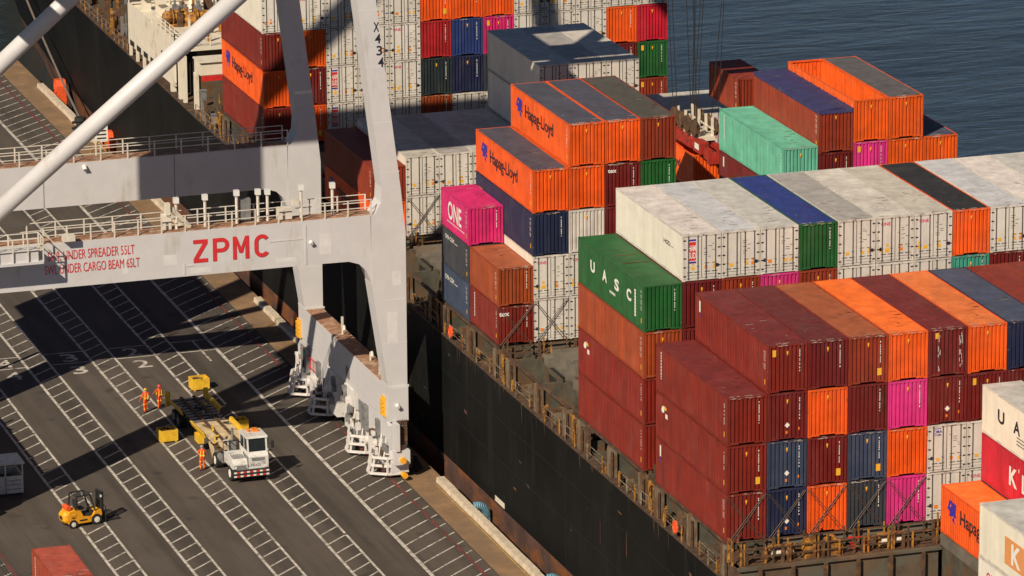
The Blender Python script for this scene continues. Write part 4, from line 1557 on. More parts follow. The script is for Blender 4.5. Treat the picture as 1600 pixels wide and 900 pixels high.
# ------------------------------------------------------------------ the quay crane
crane = tag(empty('quay_crane', (-18.5, 62.5, QZ)), 'huge white portal crane with red letters on its beam, straddling the quay', 'crane')
coff = Vector((18.5, -62.5, -QZ))
def cpart(name, mb, mat, parent=None, smooth=False):
    o = obj(name, mb, mat, parent or crane, smooth=smooth)
    if parent is None:
        o.location = coff
    return o
NY, FY, DP = 51.5, 72.0, 1.6      # front faces of the near and far frames, depth of the legs
def legR(z):
    return -3.65 if z < 6.5 else -3.65-0.118*(z-6.5)
LEG_TOP = 30.0
def zpmc(m, x, Y, z):
    h, w_, t = 1.56, 0.98, 0.27
    k = [0]
    def st(pts):
        k[0] += 1
        yy = Y-0.004-0.0015*k[0]
        m.face([(x+px, yy, z+pz) for px, pz in pts])
    st([(0, h-t), (w_, h-t), (w_, h), (0, h)])
    st([(0, 0), (w_, 0), (w_, t), (0, t)])
    st([(0, t), (t*1.25, t), (w_, h-t), (w_-t*1.25, h-t)])
    x += 1.32
    st([(0, 0), (t, 0), (t, h), (0, h)])
    def arc(cx, cz, r, a0, a1, n=10, sx=1.0):
        for i in range(n):
            p, q = a0+(a1-a0)*i/n, a0+(a1-a0)*(i+1)/n
            st([(cx+sx*r*math.cos(p), cz+r*math.sin(p)), (cx+sx*r*math.cos(q), cz+r*math.sin(q)), (cx+(sx*r-t)*math.cos(q), cz+(r-t)*math.sin(q)), (cx+(sx*r-t)*math.cos(p), cz+(r-t)*math.sin(p))])
            k[0] -= 1
        k[0] += 1
    st([(t, h-t), (0.62, h-t), (0.62, h), (t, h)])
    st([(t, 0.58), (0.62, 0.58), (0.62, 0.58+t), (t, 0.58+t)])
    arc(0.62, (h+0.58)/2, (h-0.58)/2, -math.pi/2, math.pi/2)
    x += 1.36
    w2 = 1.10
    st([(0, 0), (t*.95, 0), (t*.95, h), (0, h)])
    st([(w2-t*.95, 0), (w2, 0), (w2, h), (w2-t*.95, h)])
    st([(t*.95, h), (t*.95, h-0.5), (w2/2-0.12, 0.42), (w2/2, 0.42), (w2/2, 0.80)])
    st([(w2-t*.95, h), (w2/2, 0.80), (w2/2, 0.42), (w2/2+0.12, 0.42), (w2-t*.95, h-0.5)])
    x += 1.46
    arc(0.52, h/2+0.26, 0.52, 0.5, math.pi, 10)
    st([(0, h/2-0.26), (t, h/2-0.26), (t, h/2+0.26), (0, h/2+0.26)])
    arc(0.52, h/2-0.26, 0.52, math.pi, 2*math.pi-0.5, 10)
for Y in (NY, FY):
    low = [(-5.0, -4.6), (-3.67, -4.6), (legR(6), 6.0), (legR(9), 9.0), (legR(LEG_TOP), LEG_TOP), (legR(LEG_TOP)-1.3, LEG_TOP), (-5.25, 9.2), (-5.32, 8.2), (-5.75, 7.42), (-6.0, 7.35), (-6.05, 4.4), (-6.05, 2.6)]
    m = MB().prism(low, Y, Y+DP, 'y')
    leg = cpart('waterside_leg', m, M_crane)
    if Y == NY:
        m = MB()
        for i, ch in enumerate('X434'):
            lettering(m, ch, (-5.47+i*0.095, Y-0.01, 20.1-i*0.80), 0.62, 'front', 0.40, 0.02)
        obj('leg_number', m, M_black, leg)
    for z in (-1.6, 1.4, 10.2, 13.6, 17.4, 21.2):
        a_, b_ = (-5.35 if z < 2 else legR(z)-1.26), legR(z)
        obj('weld_seam', MB().box(a_, b_-0.01, Y-0.008, Y+0.01, z, z+0.05), M_patch, leg)
    obj('repaint_patch', MB().box(-5.0, -4.3, Y-0.005, Y+0.01, -1.5, 0.6).box(-4.6, -4.0, Y-0.0055, Y+0.01, 2.4, 3.4), M_patch, leg)
    # flange at the foot of the leg
    m = MB().box(-5.03, -3.56, Y-0.05, Y+DP+0.05, -4.68, -4.55)
    obj('leg_flange', m, M_crane, leg)
    m = MB().box(-34.9, -32.25, Y, Y+DP, -4.6, LEG_TOP+4)
    cpart('landside_leg', m, M_crane)
    # portal beam with rounded haunch at the waterside leg
    pts = [(-33.0, 4.35), (-9.6, 4.35), (-7.6, 4.33), (-6.9, 4.1), (-6.4, 3.6), (-6.05, 2.7), (-6.05, 7.38), (-33.0, 7.38)]
    beam = cpart('portal_beam', MB().prism(pts, Y+0.02, Y+DP-0.1, 'y'), M_crane)
    obj('beam_walkway', MB().box(-33, -5.95, Y+0.12, Y+DP-0.2, 7.384, 7.43), M_walk, beam)
    m = MB()
    for yy in (Y+0.06, Y+DP-0.14):
        n = 14
        x0, x1 = -32.8, -6.0
        if Y == NY and yy < Y+0.5:
            x0 = -28.2
        for i in range(n+1):
            x = x0+(x1-x0)*i/n
            m.bar((x, yy, 7.36), (x, yy, 8.48), 0.085)
        for z in (7.92, 8.46):
            m.bar((x0, yy, z), (x1, yy, z), 0.05)
    obj('beam_railing', m, M_rail, beam)
    if Y == NY:
        m = MB()
        zpmc(m, -18.2, Y, 5.20)
        lettering(m, 'SWL UNDER SPREADER 55LT', (-25.05, Y-0.006, 6.52), 0.62, 'front', 5.8, 0.0)
        lettering(m, 'SWL UNDER CARGO BEAM 65LT', (-25.0, Y-0.006, 5.62), 0.62, 'front', 6.35, 0.0)
        obj('beam_lettering', m, M_redl, beam)
        # fixtures: flange seam, repaint patches, deck lamp
        m = MB()
        m.box(-10.62, -10.48, Y-0.008, Y+0.018, 4.4, 7.1)
        m.box(-13.0, -10.75, Y-0.006, Y+0.016, 6.15, 6.22)
        m.box(-18.9, -18.75, Y-0.006, Y+0.016, 4.5, 5.2)
        m.box(-18.74, -18.2, Y-0.006, Y+0.016, 5.0, 5.1)
        obj('weld_seam', m, M_crane, beam)
        for (x0, x1, z0, z1) in ((-20.2, -19.3, 5.2, 5.9), (-18.4, -17.0, 4.5, 4.85), (-23.0, -22.6, 4.9, 6.9), (-12.6, -11.2, 4.7, 5.0), (-9.6, -8.8, 5.0, 6.4)):
            obj('repaint_patch', MB().box(x0, x1, Y+0.0155, Y+0.021, z0, z1), M_patch, beam)
        for x, h in ((-19.1, 1.75), (-17.15, 1.8), (-15.0, 1.9), (-13.55, 1.85), (-12.9, 1.8), (-10.6, 1.9), (-8.45, 1.85)):
            lp = obj('lamp_post', MB().tube((x, Y+0.75, 7.42), (x, Y+0.75, 7.42+h), 0.10, 8), M_rail, beam)
            obj('lamp_head', MB().box(x-0.17, x+0.17, Y+0.58, Y+0.90, 7.42+h, 7.42+h+0.38), M_lens, lp)
        obj('electric_cabinet', MB().box(-14.95, -14.0, Y+0.9, Y+1.3, 7.5, 9.0), M_gear, beam)
        m = MB().box(-12.2, -11.3, Y+0.5, Y+1.2, 7.43, 8.2).box(-11.2, -10.8, Y+0.55, Y+1.1, 8.3, 8.7)
        obj('electric_cabinet', m, M_rail, beam)
        m = MB().box(-20.1, -19.5, Y+0.5, Y+1.0, 7.43, 8.5).box(-19.9, -19.6, Y+0.3, Y+0.7, 8.5, 9.3).bar((-19.5, Y+0.6, 8.9), (-18.2, Y+0.9, 7.45), 0.3)
        obj('hose_reel', m, M_cream, beam)
        obj('flood_lamp', MB().tube((-10.2, Y-0.25, 5.85), (-10.2, Y-0.02, 5.95), 0.13, 10), M_lens, beam)
        m = MB().box(-27.0, -26.2, Y-0.55, Y-0.02, 7.55, 7.95)
        obj('junction_box', m, M_rail, beam)
        # lower landing at the land side
        m = MB().box(-35, -28.6, Y-1.7, Y-0.25, 6.55, 6.72)
        m.box(-35, -28.9, Y-1.55, Y-0.45, 6.72, 7.5)
        obj('landing_platform', m, M_crane, beam)
        m = MB()
        for yy in (Y-1.65, Y-0.3):
            for i in range(6):
                x = -33.6+i*1.0
                m.bar((x, yy, 6.7), (x, yy, 8.3), 0.08)
            for z in (7.5, 7.9, 8.3):
                m.bar((-33.6, yy, z), (-28.6, yy, z), 0.05)
        for y2 in (Y-1.65, Y-0.97, Y-0.3):
            m.bar((-28.6, y2, 6.6), (-28.6, y2, 8.3), 0.07)
        m.bar((-28.6, Y-1.65, 8.3), (-28.6, Y-0.3, 8.3), 0.05).bar((-28.6, Y-1.65, 7.5), (-28.6, Y-0.3, 7.5), 0.05)
        m.bar((-28.5, Y-0.3, 8.4), (-26.6, Y-0.3, 6.6), 0.05).bar((-28.5, Y-0.3, 7.6), (-27.1, Y-0.3, 6.2), 0.05)
        obj('landing_railing', m, M_rail, beam)
    else:
        obj('flood_lamp', MB().tube((-20.6, Y-0.3, 6.9), (-20.6, Y-0.02, 7.15), 0.15, 10), M_lens, beam)
        m = MB()
        for x in (-14.2, -23.5):
            m.box(x-0.03, x+0.03, Y+0.012, Y+0.018, 4.36, 7.37)
        obj('weld_seam', m, M_gear, beam)
    # diagonal tube brace
    if Y == NY:
        a, b = (-33.2, Y+0.65, 7.9), (-6.6, Y+0.65, 29.1)
    else:
        a, b = (-33.2, Y+0.75, 8.55), (-6.6, Y+0.75, 31.1)
    cpart('tube_brace', MB().tube(a, b, 0.60, 24), M_crane, smooth=False)
    cpart('upper_tie', MB().box(-34.4, legR(LEG_TOP), Y+0.1, Y+DP-0.1, LEG_TOP, LEG_TOP+2.2), M_crane)
for o in crane.children:
    if o.name.startswith('tube_brace'):
        for p in o.data.polygons:
            p.use_smooth = len(p.vertices) == 4
# sill beams, bogies
def sill(X0, X1, out, wat):
    m = MB().prism([(NY-0.15, -7.0), (NY+3.0, -7.0), (NY+5.5, -7.15), (FY-3, -7.15), (FY-0.5, -7.0), (FY+DP+0.1, -7.0), (FY+DP+0.1, -4.69), (NY-0.15, -4.69)], X0, X1, 'x')
    sb = cpart('sill_beam', m, M_crane)
    obj('sill_walkway', MB().box(X0+0.05, X1-0.05, NY+DP+0.1, FY-0.1, -4.686, -4.65), M_walk, sb)
    m = MB()
    for y in (58.2, 65.0):
        m.tube((X0+0.75, y, -4.65), (X0+0.75, y, -4.1), 0.07, 8).tube((X0+0.75, y, -4.1), (X0+0.75, y-0.35, -3.95), 0.07, 8).tube((X0+0.75, y-0.35, -3.95), (X0+0.75, y-0.5, -4.25), 0.10, 8)
    m.bar((X1-0.1, 66.8, -4.65), (X1-0.1, 66.8, -3.9), 0.14)
    m.bar((X0+0.3, 54.6, -4.65), (X0+0.3, 54.6, -4.1), 0.08).bar((X0+0.3, 54.6, -4.1), (X1-0.2, 54.9, -4.1), 0.08)
    obj('sill_fittings', m, M_rail, sb)
    m = MB()
    so = X0-0.03 if out < 0 else X1+0.03
    m.box(min(so, so-0.1*out), max(so, so-0.1*out), 60.8, 61.7, -6.7, -5.9)
    obj('sill_hatch', m, M_gear, sb)
    if wat:
        for y, z0 in ((52.3, -7.0), (73.2, -7.2)):
            m = MB()
            for i in range(4):
                m.box(X0-0.22, X0-0.012, y-0.05, y+0.55, z0+0.2+i*0.3, z0+0.42+i*0.3)
            m.box(X0-0.10, X0-0.011, y-0.1, y+0.6, z0+0.1, z0+1.5)
            obj('warning_beacon', m, M_yel, sb)
        obj('flood_lamp', MB().tube((X0+0.55, NY-0.45, -5.95), (X0+0.55, NY-0.16, -5.85), 0.13, 10), M_lens, sb)
        m = MB()
        for i in range(5):
            m.bar((X0-0.12, 69.5+i*0.8, -8.6), (X0-0.12, 69.5+i*0.8, -7.7), 0.05)
        m.bar((X0-0.12, 69.3, -7.75), (X0-0.12, 73.0, -7.75), 0.05).bar((X0-0.12, 69.3, -8.5), (X0-0.12, 73.0, -8.5), 0.05)
        obj('red_handrail', m, M_red, sb)
    xc = (X0+X1)/2
    for ya in (NY+3.95, FY-2.0):
        # main equaliser under the leg
        eq = cpart('equaliser_beam', MB().prism([(ya-3.7, -9.2), (ya-2.1, -9.3), (ya-1.0, -8.9), (ya+1.0, -8.9), (ya+2.3, -9.3), (ya+4.0, -9.2), (ya+4.1, -7.8), (ya+3.4, -7.16), (ya-3.4, -7.16), (ya-3.7, -7.4)], X0+0.02, X1-0.02, 'x'), M_crane)
        obj('pivot_block', MB().box(X0+0.05, X1-0.05, ya-1.4, ya+1.6, -10.3, -8.91).box(X0-0.25, X0+0.04, ya-0.9, ya+0.2, -10.2, -9.0).tube((X0-0.3, ya+0.9, -9.7), (X0+0.04, ya+0.9, -9.7), 0.32, 12), M_cwht, eq)
        m = MB()
        m.box(X0-0.28, X0+0.08, ya+0.9, ya+1.7, -9.0, -7.3).box(X0-0.2, X0+0.08, ya-1.9, ya-1.3, -8.6, -7.5)
        for i in range(5):
            m.tube((X0-0.14, ya+2.1+i*0.12, -9.6), (X0-0.14, ya+2.0+i*0.18, -7.3), 0.045, 5)
        obj('drive_box', m, M_gear, eq)
        for yb in (ya-2.45, ya+2.75):
            bo = cpart('wheel_bogie', MB().prism([(yb-1.75, -10.6), (yb-0.2, -10.75), (yb+0.2, -10.75), (yb+1.75, -10.6), (yb+1.75, -9.8), (yb+1.1, -8.9), (yb-1.1, -8.9), (yb-1.75, -9.8)], X0+0.06, X1-0.06, 'x'), M_crane)
            for yw in (yb-0.95, yb+0.95):
                obj('crane_wheel', MB().tube((xc-0.16, yw, QZ+0.36), (xc+0.16, yw, QZ+0.36), 0.36, 16), M_gear, bo)
                obj('wheel_motor', MB().tube((X0-0.35, yw, -10.25), (X0+0.18, yw, -10.25), 0.20, 10).box(X0-0.1, X0+0.17, yw-0.28, yw+0.28, -10.6, -9.95), M_crane, bo)
            # guard cage: three hoops standing off the bogie
            m = MB()
            o_ = -1
            for i, z in enumerate((-10.65, -10.1, -9.55)):
                e = 1.2-0.10*i
                pts = [(X0+0.15, yb+1.5, z), (X0-e*0.55, yb+1.0, z), (X0-e, yb-0.3, z), (X0-e, yb-1.0, z), (X0-e*0.15, yb-1.62, z), (X0+0.8, yb-1.72, z)]
                for p, q in zip(pts, pts[1:]):
                    m.bar(p, q, 0.15)
            for yy, e in ((yb+0.9, 0.62), (yb-0.3, 1.1), (yb-1.0, 1.1), (yb-1.6, 0.2)):
                m.bar((X0-e+0.02, yy, -10.62), (X0-e*0.80, yy, -9.5), 0.12)
            obj('guard_cage', m, M_cwht, bo)
            m = MB()
            for k in range(16):
                yy = yb-1.6+rnd.uniform(0, 3.0)
                x_ = X0-rnd.uniform(0.1, 0.6)
                z_ = rnd.uniform(-10.4, -8.6)
                m.mat(rnd.choice((0, 0, 0, 1, 2)))
                m.box(x_, x_+rnd.uniform(0.15, 0.4), yy, yy+rnd.uniform(0.12, 0.45), z_, z_+rnd.uniform(0.15, 0.6))
            for k in range(5):
                yy = yb-1.2+k*0.55
                m.mat(k % 2)
                m.tube((X0-0.35, yy, -9.9), (X0-0.05, yy+0.2, -8.3), 0.05, 5)
            obj('brake_gear', m, [M_cwht, M_gear, M_rust], bo)
    for yy in (60.1, 63.9):
        m = MB()
        m.box(X0-0.12, X0+0.7, yy-0.2, yy+1.7, -10.2, -7.16)
        for k in range(9):
            m.mat(rnd.choice((0, 1, 2)))
            y_ = yy+rnd.uniform(-0.4, 1.4)
            z_ = rnd.uniform(-9.6, -7.6)
            m.box(X0-0.4, X0-0.13, y_, y_+rnd.uniform(0.15, 0.5), z_, z_+rnd.uniform(0.2, 0.7))
        cpart('control_box', m, [M_cwht, M_gear, M_yel if yy > 62 else M_gear])
    # end buffers
    m = MB().box(X0+0.2, X0+0.5, NY-0.9, NY-0.1, -8.9, -7.02).box(X0+0.15, X1-0.1, NY-0.75, NY-0.3, -9.9, -8.9)
    m.mat(1)
    m.box(X0+0.52, X1-0.2, NY-0.5, NY-0.2, -8.6, -7.4)
    for i in range(6):
        m.tube((X0+0.5+i*0.13, NY-0.3, -7.5), (X0+0.5+i*0.13, NY-0.3, -6.9), 0.05, 6)
    m.mat(2)
    m.tube((X0+0.7, NY-1.05, -9.55), (X0+0.7, NY-0.6, -9.55), 0.21, 12).tube((X0+0.75, NY-1.2, -10.55), (X0+0.75, NY-0.7, -10.55), 0.2, 12)
    m.mat(3)
    m.ball((X0+0.6, NY-0.62, -8.72), 0.16)
    cpart('end_buffer', m, [M_crane, M_rust, M_fork, M_red])
sill(-5.0, -3.66, -1, True)
sill(-34.4, -33.0, -1, False)
cpart('sill_shade_filler', MB().box(-34.2, -33.2, NY+4.5, FY-3.5, -10.6, -7.2), M_crane)  # added bulk under the landside sill, closes its shadow on the ground
cpart('upper_shade_block', MB().box(-37.5, -31.3, NY-0.6, NY+DP+0.3, 22.0, 31.5), M_crane)  # invented block out of view, added to shade the far portal beam
cpart('rear_shade_block', MB().box(-35.5, -29.8, FY+2.2, FY+15.5, 5.0, 14.5).box(-32.0, -29.8, FY+2.2, FY+15.5, 0.5, 4.99), M_crane)  # invented blocks out of view, shaped to darken the apron behind the crane
# boom girders, trolley, machinery house: above the picture, they throw the shade on ship and quay
m = MB()
for y in (57.6, 66.0):
    m.box(-36, 62, y, y+1.7, 28.9, 31.9)
for x in range(-34, 60, 14):
    m.box(x, x+1.2, 59.3, 66.0, 30.6, 31.6)
for y in (56.4, 68.0):
    m.box(-36, 62, y-0.5, y+0.7, 29.0, 29.15)
cpart('boom_girder', m, M_crane)
cpart('machinery_house', MB().box(-34, -13.5, 53.0, 62, 32.6, 39.5).box(-34, -13.5, 62.01, 70.5, 32.6, 35.8), M_crane)
m = MB()
for y in (NY+0.2, FY+0.2):
    m.bar((-8, y, 32), (-14, y+(3 if y < 60 else -3), 56), 1.1).bar((-33.5, y, 34), (-15, y+(3 if y < 60 else -3), 56), 0.9)
m.bar((-14.5, 55, 55.5), (-14.5, 69.5, 55.5), 1.2)
m.bar((-14, 58.5, 56), (52, 58.5, 32), 0.35).bar((-14, 66.9, 56), (52, 66.9, 32), 0.35)
cpart('stay_mast', m, M_crane)
cpart('cross_tie', MB().box(-6.8, -5.6, NY+1.6, FY, 26.5, 29.0).box(-34.3, -33.1, NY+1.6, FY, 26, 29), M_crane)

# trolley, ropes and spreader
TX, TY = 21.1, 63.0
SPZ = 7.25
sp = tag(empty('lifting_spreader', (TX, 63.4, SPZ)), 'red lifting spreader with cream sheave block hanging on ropes over an open container', 'spreader')
m = MB()
for dx in (-0.5, 0.5):
    m.box(dx-0.16, dx+0.16, -6.0, 6.0, 0.15, 0.62)
m.box(-0.9, 0.9, -1.6, 1.6, 0.1, 0.75).box(-1.2, 1.2, -6.1, -5.7, 0.0, 0.5).box(-1.2, 1.2, 5.7, 6.1, 0.0, 0.5)
m.box(-1.05, -0.4, -4.0, -2.5, 0.2, 1.0).box(-1.05, -0.5, 2.0, 3.6, 0.2, 0.95).box(-0.95, -0.62, -5.2, -4.4, 0.05, 0.8)
obj('spreader_frame', m, M_sprd, sp)
obj('label_plate', MB().box(-1.075, -1.052, -3.7, -2.9, 0.45, 0.85), M_white, sp)
m = MB().box(-0.55, 0.55, -2.6, 2.6, 0.78, 1.05)
for y in (-2.2, -0.9, 0.5, 1.9):
    m.bar((-0.5, y, 1.05), (-0.5, y, 2.3), 0.16).bar((0.5, y, 1.05), (0.5, y, 2.3), 0.16)
m.bar((-0.5, -2.5, 1.5), (-0.5, 2.5, 1.5), 0.10).bar((0.5, -2.5, 1.5), (0.5, 2.5, 1.5), 0.10)
m.bar((0, 0.6, 1.05), (0, 0.6, 2.7), 0.14)
obj('head_block', m, M_cream, sp)
for y in (-2.0, -0.6, 0.9, 2.1):
    for x in (-0.75, 0.75):
        obj('sheave', MB().tube((x-0.1, y, 1.6), (x+0.1, y, 1.6), 0.62, 14), M_rust, sp)
for (x0, y0, x1, y1) in ((-0.75, -2.6, -1.6, -3.0), (-0.75, -1.4, -1.5, -1.2), (0.75, -2.6, 1.5, -3.0), (0.75, -1.2, 2.4, -1.4), (-0.75, 1.5, -1.6, 1.6), (-0.75, 2.3, -1.4, 3.0), (0.75, 1.5, 1.8, 1.8), (0.75, 2.3, 2.2, 3.0)):
    obj('hoist_rope', MB().tube((x0, y0, 1.6), (x1, y1, 28.0-SPZ), 0.030, 5), M_wire, sp)
for x in (0.3, 0.55):
    obj('power_cable', MB().tube((0.1, 0.8, 1.5), (x, 0.5, 28.0-SPZ), 0.035, 6), M_wire, sp)
m = MB().box(TX-3, TX+3, 57.4, 68.2, 27.6, 28.7).box(TX-2, TX+2, 59.5, 66, 31.95, 33.2)
tag(obj('hoist_trolley', m, M_crane), 'white hoist trolley running under the crane boom above the open container', 'trolley')

# ------------------------------------------------------------------ people
def person(loc, rz, arms, hat_col, vest, label):
    """one skinned body: joints with radii, then grown with Skin + Subdivision and baked"""
    J, E_, Rr = [], [], []
    def j(p, r, par=None):
        J.append(p)
        Rr.append(r)
        if par is not None:
            E_.append((par, len(J)-1))
        return len(J)-1
    pel = j((0, 0, 0.95), 0.150)
    wai = j((0, 0.01, 1.10), 0.140, pel)
    che = j((0, 0.01, 1.32), 0.165, wai)
    sh = j((0, 0.02, 1.45), 0.110, che)
    nk = j((0, 0.0, 1.53), 0.058, sh)
    hd = j((0, -0.01, 1.62), 0.088, nk)
    j((0, -0.01, 1.73), 0.080, hd)
    j((0, -0.125, 1.63), 0.016, hd)
    for s in (-1, 1):
        j((s*0.095, 0.0, 1.64), 0.016, hd)
        hip = j((s*0.10, 0, 0.90), 0.105, pel)
        st = arms['step']*s
        kn = j((s*0.12, -0.04+st*0.5, 0.50), 0.075, hip)
        an = j((s*0.13, 0.02+st, 0.10), 0.055, kn)
        j((s*0.14, -0.15+st, 0.055), 0.050, an)
        so_ = j((s*0.20, 0.02, 1.42), 0.075, sh)
        el, ha = arms[s]
        e = j(el, 0.052, so_)
        wr = j(ha, 0.036, e)
        d = (Vector(ha)-Vector(el)).normalized()
        side = d.cross(Vector((0, 1, 0.2))).normalized()
        pal = j(tuple(Vector(ha)+d*0.07), 0.032, wr)
        for q, (ln, sp_) in enumerate(((0.075, -0.033), (0.085, -0.011), (0.080, 0.011), (0.062, 0.031))):
            b0 = Vector(ha)+d*0.095+side*sp_
            f1 = j(tuple(b0), 0.010, pal)
            f2 = j(tuple(b0+d*ln*0.55), 0.009, f1)
            j(tuple(b0+d*ln*0.9+Vector((0, -0.02, -0.012))), 0.008, f2)
        t1 = j(tuple(Vector(ha)+d*0.03+side*-0.045), 0.011, wr)
        j(tuple(Vector(ha)+d*0.075+side*-0.065), 0.009, t1)
    me = bpy.data.meshes.new('person')
    me.from_pydata(J, E_, [])
    o = bpy.data.objects.new('person', me)
    C.objects.link(o)
    md = o.modifiers.new('skin', 'SKIN')
    o.modifiers.new('sub', 'SUBSURF').levels = 1
    for v, r in zip(me.skin_vertices[0].data, Rr):
        v.radius = (r, r)
    me.skin_vertices[0].data[0].use_root = True
    dg = bpy.context.evaluated_depsgraph_get()
    bm_ = bpy.data.meshes.new_from_object(o.evaluated_get(dg))
    bpy.data.objects.remove(o)
    bm_.materials.clear()
    for mt in (M_oran, M_skin, M_rubber, M_lime):
        bm_.materials.append(mt)
    for p in bm_.polygons:
        c = p.center
        mi = 0
        if c.z > 1.535:
            mi = 1
        elif c.z < 0.13:
            mi = 2
        elif min((c-Vector(arms[s][1])).dot((Vector(arms[s][1])-Vector(arms[s][0])).normalized()) > -0.01 and (c-Vector(arms[s][1])).length < 0.26 for s in (-1, 1)) or any((c-Vector(arms[s][1])).dot((Vector(arms[s][1])-Vector(arms[s][0])).normalized()) > -0.01 and (c-Vector(arms[s][1])).length < 0.26 for s in (-1, 1)):
            mi = 1
        elif 0.62 < c.z < 0.67 or 0.30 < c.z < 0.35:
            mi = 3
        p.material_index = mi
        p.use_smooth = True
    o = tag(link('person', bm_, None, loc, rz=rz), label, 'person', None)
    m = MB()
    n = 14
    for r0, z0, r1, z1 in ((0.118, 1.675, 0.115, 1.73), (0.115, 1.73, 0.085, 1.785), (0.085, 1.785, 0.0, 1.805)):
        m.tube((0, -0.01, z0), (0, -0.01, z1), r0, n, max(r1, 0.004), False)
    m.tube((0, -0.03, 1.672), (0, -0.03, 1.686), 0.150, n, 0.14)
    obj('hard_hat', m, hat_col, o, smooth=True)
    m = MB()
    for s in (-1, 1):
        m.box(s*0.095-0.032, s*0.095+0.032, 0.155, 0.185, 1.02, 1.44)
        m.box(s*0.095-0.032, s*0.095+0.032, -0.172, -0.142, 1.02, 1.42)
    m.box(-0.165, 0.165, 0.150, 0.178, 1.08, 1.13)
    m.box(-0.165, 0.165, -0.166, -0.140, 1.08, 1.13)
    obj('reflective_bands', m, vest, o)
    return o
hang = lambda s: ((s*0.27, 0.05, 1.16), (s*0.30, -0.04, 0.92))
hathat = simple('yellow_hard_hat', (0.75, 0.40, 0.03, 1), 0.4)
redhat = simple('red_hard_hat', (0.70, 0.05, 0.03, 1), 0.4)
greyhat = simple('grey_hard_hat', (0.28, 0.27, 0.26, 1), 0.4)
person((-16.77, 71.75, QZ), R(188), {'step': 0.10, -1: ((-0.31, 0.06, 1.17), (-0.30, -0.10, 0.95)), 1: ((0.33, 0.05, 1.20), (0.40, -0.05, 0.98))}, hathat, M_lime,
       'person in orange work suit and yellow hard hat, back turned, beside another')
person((-15.65, 72.3, QZ), R(20), {'step': 0.07, -1: ((-0.42, -0.10, 1.36), (-0.64, -0.22, 1.30)), 1: hang(1)}, redhat, M_lime,
       'person in orange work suit and red hard hat, stretching out an arm')
person((-16.45, 57.4, QZ), R(170), {'step': 0.10, -1: ((-0.30, -0.04, 1.18), (-0.22, -0.22, 1.06)), 1: ((0.30, 0.0, 1.17), (0.24, -0.20, 1.03))}, greyhat, M_lime,
       'person in faded orange work suit and grey hard hat, near the terminal tractor')

# ------------------------------------------------------------------ vehicles on the quay
def wheel(parent, c, r, w_, axis='x', hub=None, name='wheel'):
    c = Vector(c)
    d = Vector((1, 0, 0)) if axis == 'x' else Vector((0, 1, 0))
    t = obj(name, MB().tube(c-d*w_/2, c+d*w_/2, r, 18).tube(c-d*w_*0.36, c+d*w_*0.36, r*1.04, 18), M_rubber, parent)
    obj('rim', MB().tube(c-d*(w_/2+0.012), c+d*(w_/2+0.012), r*0.55, 14).tube(c-d*(w_/2+0.03), c+d*(w_/2+0.03), r*0.2, 10), hub or M_white, t)
    return t
# terminal tractor: local +y forward
tr = tag(empty('terminal_tractor', (-14.05, 55.35, QZ), R(181)), 'white terminal tractor with an offset cab and striped bumper, coupled to the trailer', 'tractor')
m = MB()
for x in (-0.5, 0.5):
    m.box(x-0.12, x+0.12, -3.4, 1.5, 0.65, 0.98)
m.box(-1.0, 1.0, 0.9, 1.6, 0.55, 0.95).box(-0.9, 0.9, -1.2, -0.9, 0.98, 1.1)
obj('chassis', m, M_gear, tr)
M_tw = simple('tractor_white', (0.66, 0.65, 0.62, 1), 0.4, vary=0.15, scale=2.5, spots=(0.28, 0.24, 0.20, 1), spot_at=0.60)
# the cab sits on the driver's side (local -x = seaward after turning)
m = MB()
cx0, cx1 = -1.25, 0.12
m.prism([(-0.65, 0.95), (1.55, 0.95), (1.55, 1.75), (1.30, 2.02), (-0.65, 2.02)], cx0, cx1, 'x')
m.prism([(-0.70, 2.92), (1.22, 2.92), (1.16, 3.06), (-0.60, 3.06)], cx0-0.06, cx1+0.06, 'x')
for x in (cx0, cx1-0.09):
    m.bar((x+0.045, -0.60, 2.02), (x+0.045, -0.60, 2.93), 0.10)
    m.bar((x+0.045, 1.27, 2.02), (x+0.045, 1.12, 2.93), 0.10)
    m.bar((x+0.045, 0.35, 2.02), (x+0.045, 0.35, 2.93), 0.07)
cab = obj('cab', m, M_tw, tr)
m = MB()
m.hexa([(cx0+.09, 1.25, 2.03), (cx1-.09, 1.25, 2.03), (cx1-.09, 1.22, 2.03), (cx0+.09, 1.22, 2.03), (cx0+.09, 1.11, 2.91), (cx1-.09, 1.11, 2.91), (cx1-.09, 1.08, 2.91), (cx0+.09, 1.08, 2.91)])
obj('windscreen', m, M_glass, cab)
m = MB()
for x in (cx0+0.03, cx1-0.05):
    m.box(x, x+0.02, -0.54, 1.08, 2.05, 2.9)
m.box(cx0+0.1, cx1-0.1, -0.62, -0.60, 2.05, 2.9)
obj('side_window', m, M_glass, cab)
m = MB().prism([(-0.55, 0.98), (1.52, 0.98), (1.52, 1.30), (1.2, 1.62), (-0.2, 1.78), (-0.55, 1.70)], 0.20, 1.22, 'x')
m.bar((0.3, 1.5, 1.25), (0.3, 0.4, 2.0), 0.06).bar((1.15, 1.5, 1.2), (1.15, 0.3, 1.8), 0.06)
obj('engine_hood', m, M_tw, tr)
m = MB().box(-1.27, 1.25, 1.56, 1.78, 0.45, 0.92)
bp_ = obj('front_bumper', m, M_rubber, tr)
m = MB()
for row in (0.50, 0.76):
    for i in range(11):
        x = -1.22+i*0.225
        m.mat(i % 2)
        m.box(x, x+0.2, 1.782, 1.79, row, row+0.11)
obj('bumper_stripes', m, [M_white, M_redl], bp_)
m = MB()
lettering(m, 'USG', (-0.25, 1.555, 1.18), 0.17, 'front', 0.9, 0.0)
me = m.mesh('cab_number', [M_black])
for v in me.vertices:
    v.co.x = -0.5-v.co.x
    v.co.y = 1.56
link('cab_number', me, cab)
m = MB()
